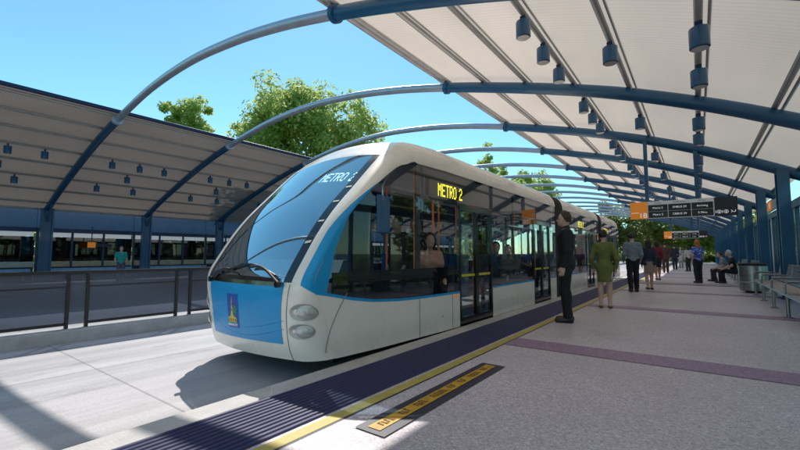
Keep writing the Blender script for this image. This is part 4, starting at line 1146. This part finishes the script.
tree('low leafy tree tucked against the left flank of the large tree', (-38.5,25.2,-.3), 15.6, 3.2, m_leafA, 70, 130, .40)
tree('tree rising above the bus roof just right of the white roof peak', (-27,60,-.3), 17.5, 3.2, m_leafA, 60, 100, .5)
tree('wide tree seen between silver arches farther along the busway', (-26,76,-.3), 17.0, 6.0, m_leafA, 90, 110, .6)
tree('deep green tree at the far end of the platform, left of the others', (-8.5,70,-.3), 9.5, 5.2, m_leafB, 100, 110, .5, .2)
tree('pale green bushy tree straight ahead at the platform end', (-2.0,74,-.3), 7, 4.2, m_leafC, 90, 110, .5, .15)
tree('lime green tree at the platform end on the right', (4.0,78,-.3), 8, 5.0, m_leafC, 90, 110, .5, .15)
for k, (x, y, hh, rr, mt) in enumerate([(10,4,7,3.0,m_leafB),(12,13,8,3.4,m_leafA),(9.5,24,7,3.0,m_leafB),(11,36,8,3.4,m_leafA)]):
    tree('garden tree beyond the glass screen, %s from the camera' % ORD[k], (x,y,-.3), hh, rr, mt, 60, 80, .34, .25, group='garden trees right of the platform')
def shrub(label, loc, R_, H, mat):
    r = thing('shrub', label, 'shrub', loc, group='shrubs behind the glass screen')
    mb = MB(); cs = []; sp = []
    for k in range(16):
        d = RNG.normal(size=3); d /= np.linalg.norm(d); c = np.array((d[0]*R_*.7, d[1]*R_*.7, H*.5+d[2]*H*.35)); cs.append(c); sp.append(R_*.42)
        if k % 3 == 0: mb.tube([(0,0,0), c*np.array((.4,.4,.6)), c], [.03,.02,.008], 6)
    mb.build('stem', m_bark, r, True)
    V, F = leaves(cs, 80, sp, .16, .9); mesh_np('foliage', V, F, mat, r)
for k in range(15):
    y = -1+2.5*k+random.uniform(-.4,.4)
    shrub('leafy %s shrub behind the glass screen, %s from the camera' % (['lime','deep green','fresh green'][k%3], ORD[k]), (5.6+random.uniform(-.6,.8), y, -.3), random.uniform(.7,1.1), random.uniform(1.1,1.8), [m_leafC, m_leafB, m_leafA][k%3])
# hedge at the end of the busway
for k in range(9):
    x = -28+4.2*k; r = thing('hedge', 'clipped green hedge closing the end of the busway, %s from the left' % ORD[k], 'hedge', (x, 88, -.3), group='hedge sections at the busway end')
    cs = [np.array((random.uniform(-2,2), random.uniform(-.8,.8), random.uniform(.3,1.6))) for _ in range(40)]
    V, F = leaves(cs, 50, [.7]*40, .4); mesh_np('foliage', V, F, m_leafB if k % 2 else m_leafA, r)
    MB().tube([(0,0,0),(0,0,1.2)], [.12,.05], 8).build('stem', m_bark, r)
cs = []
for k in range(290):
    if k < 130: c = (random.uniform(-12, 60), random.uniform(108, 135))
    else: c = (random.uniform(-75, -55), random.uniform(-30, 130))
    cs.append(np.array((c[0], c[1], random.uniform(.2, 6))))
V, F = leaves(cs, 45, [3.2]*len(cs), 1.3); me = bpy.data.meshes.new('distant_woods'); me.from_pydata(V.tolist(), [], F.tolist()); me.update(); me.materials.append(m_leafB)
dw = bpy.data.objects.new('distant_woods', me); COL.objects.link(dw); tag(dw, 'far off belt of dark green woods along the horizon', 'woods', kind='stuff')
# dark planting behind the opposite station wall
for k in range(12):
    tree('dark tree behind the opposite station wall, %s from the near end' % ORD[k], (-36+random.uniform(-1.5,1.5), 3+6*k, -.3), 5.0, 2.6, m_leafB, 28, 60, .4, .2, group='low trees behind the opposite station wall')

# ------------------------------------------------------------------ world, sun, camera
SUN = Vector((-.70, .65, 1.0)).normalized()
el = math.asin(SUN.z); azm = math.atan2(SUN.x, SUN.y)
W = bpy.data.worlds.new('World'); S.world = W; W.use_nodes = True; nt = W.node_tree; nt.nodes.clear()
sky = nt.nodes.new('ShaderNodeTexSky'); sky.sky_type = 'NISHITA'; sky.sun_disc = False; sky.sun_elevation = el; sky.sun_rotation = azm
sky.air_density = 1.0; sky.dust_density = .1; sky.ozone_density = 1.5; sky.altitude = 20
bg = nt.nodes.new('ShaderNodeBackground'); bg.inputs['Strength'].default_value = .15
out = nt.nodes.new('ShaderNodeOutputWorld')
tint = mixc(nt, sky.outputs[0], (.80,1.22,1.17), 1.0, 'MULTIPLY'); nt.links.new(tint, bg.inputs[0]); nt.links.new(bg.outputs[0], out.inputs[0])
L = bpy.data.lights.new('sun', 'SUN'); L.energy = 5.0; L.angle = rad(.5); L.color = (1, .955, .89)
lo = bpy.data.objects.new('sun', L); COL.objects.link(lo); lo.rotation_euler = (-SUN).to_track_quat('-Z', 'Y').to_euler()
th = math.atan(29/400); ps = math.atan(298/400*math.cos(th))
fw = Vector((-math.sin(ps)*math.cos(th), math.cos(ps)*math.cos(th), math.sin(th)))
cam = bpy.data.cameras.new('camera'); co = bpy.data.objects.new('camera', cam); COL.objects.link(co)
co.location = (0, 0, 1.15); co.rotation_euler = fw.to_track_quat('-Z', 'Y').to_euler()
cam.sensor_width = 36; cam.lens = 18.0; cam.clip_start = .05; cam.clip_end = 3000
S.camera = co
S.view_settings.view_transform = 'Standard'; S.view_settings.look = 'None'; S.view_settings.exposure = 0; S.view_settings.gamma = 1
S.render.engine = 'CYCLES'; cy = S.cycles
cy.use_denoising = True; cy.max_bounces = 8; cy.transparent_max_bounces = 24; cy.diffuse_bounces = 4; cy.glossy_bounces = 4
cy.sample_clamp_indirect = 8; cy.caustics_reflective = False; cy.caustics_refractive = False
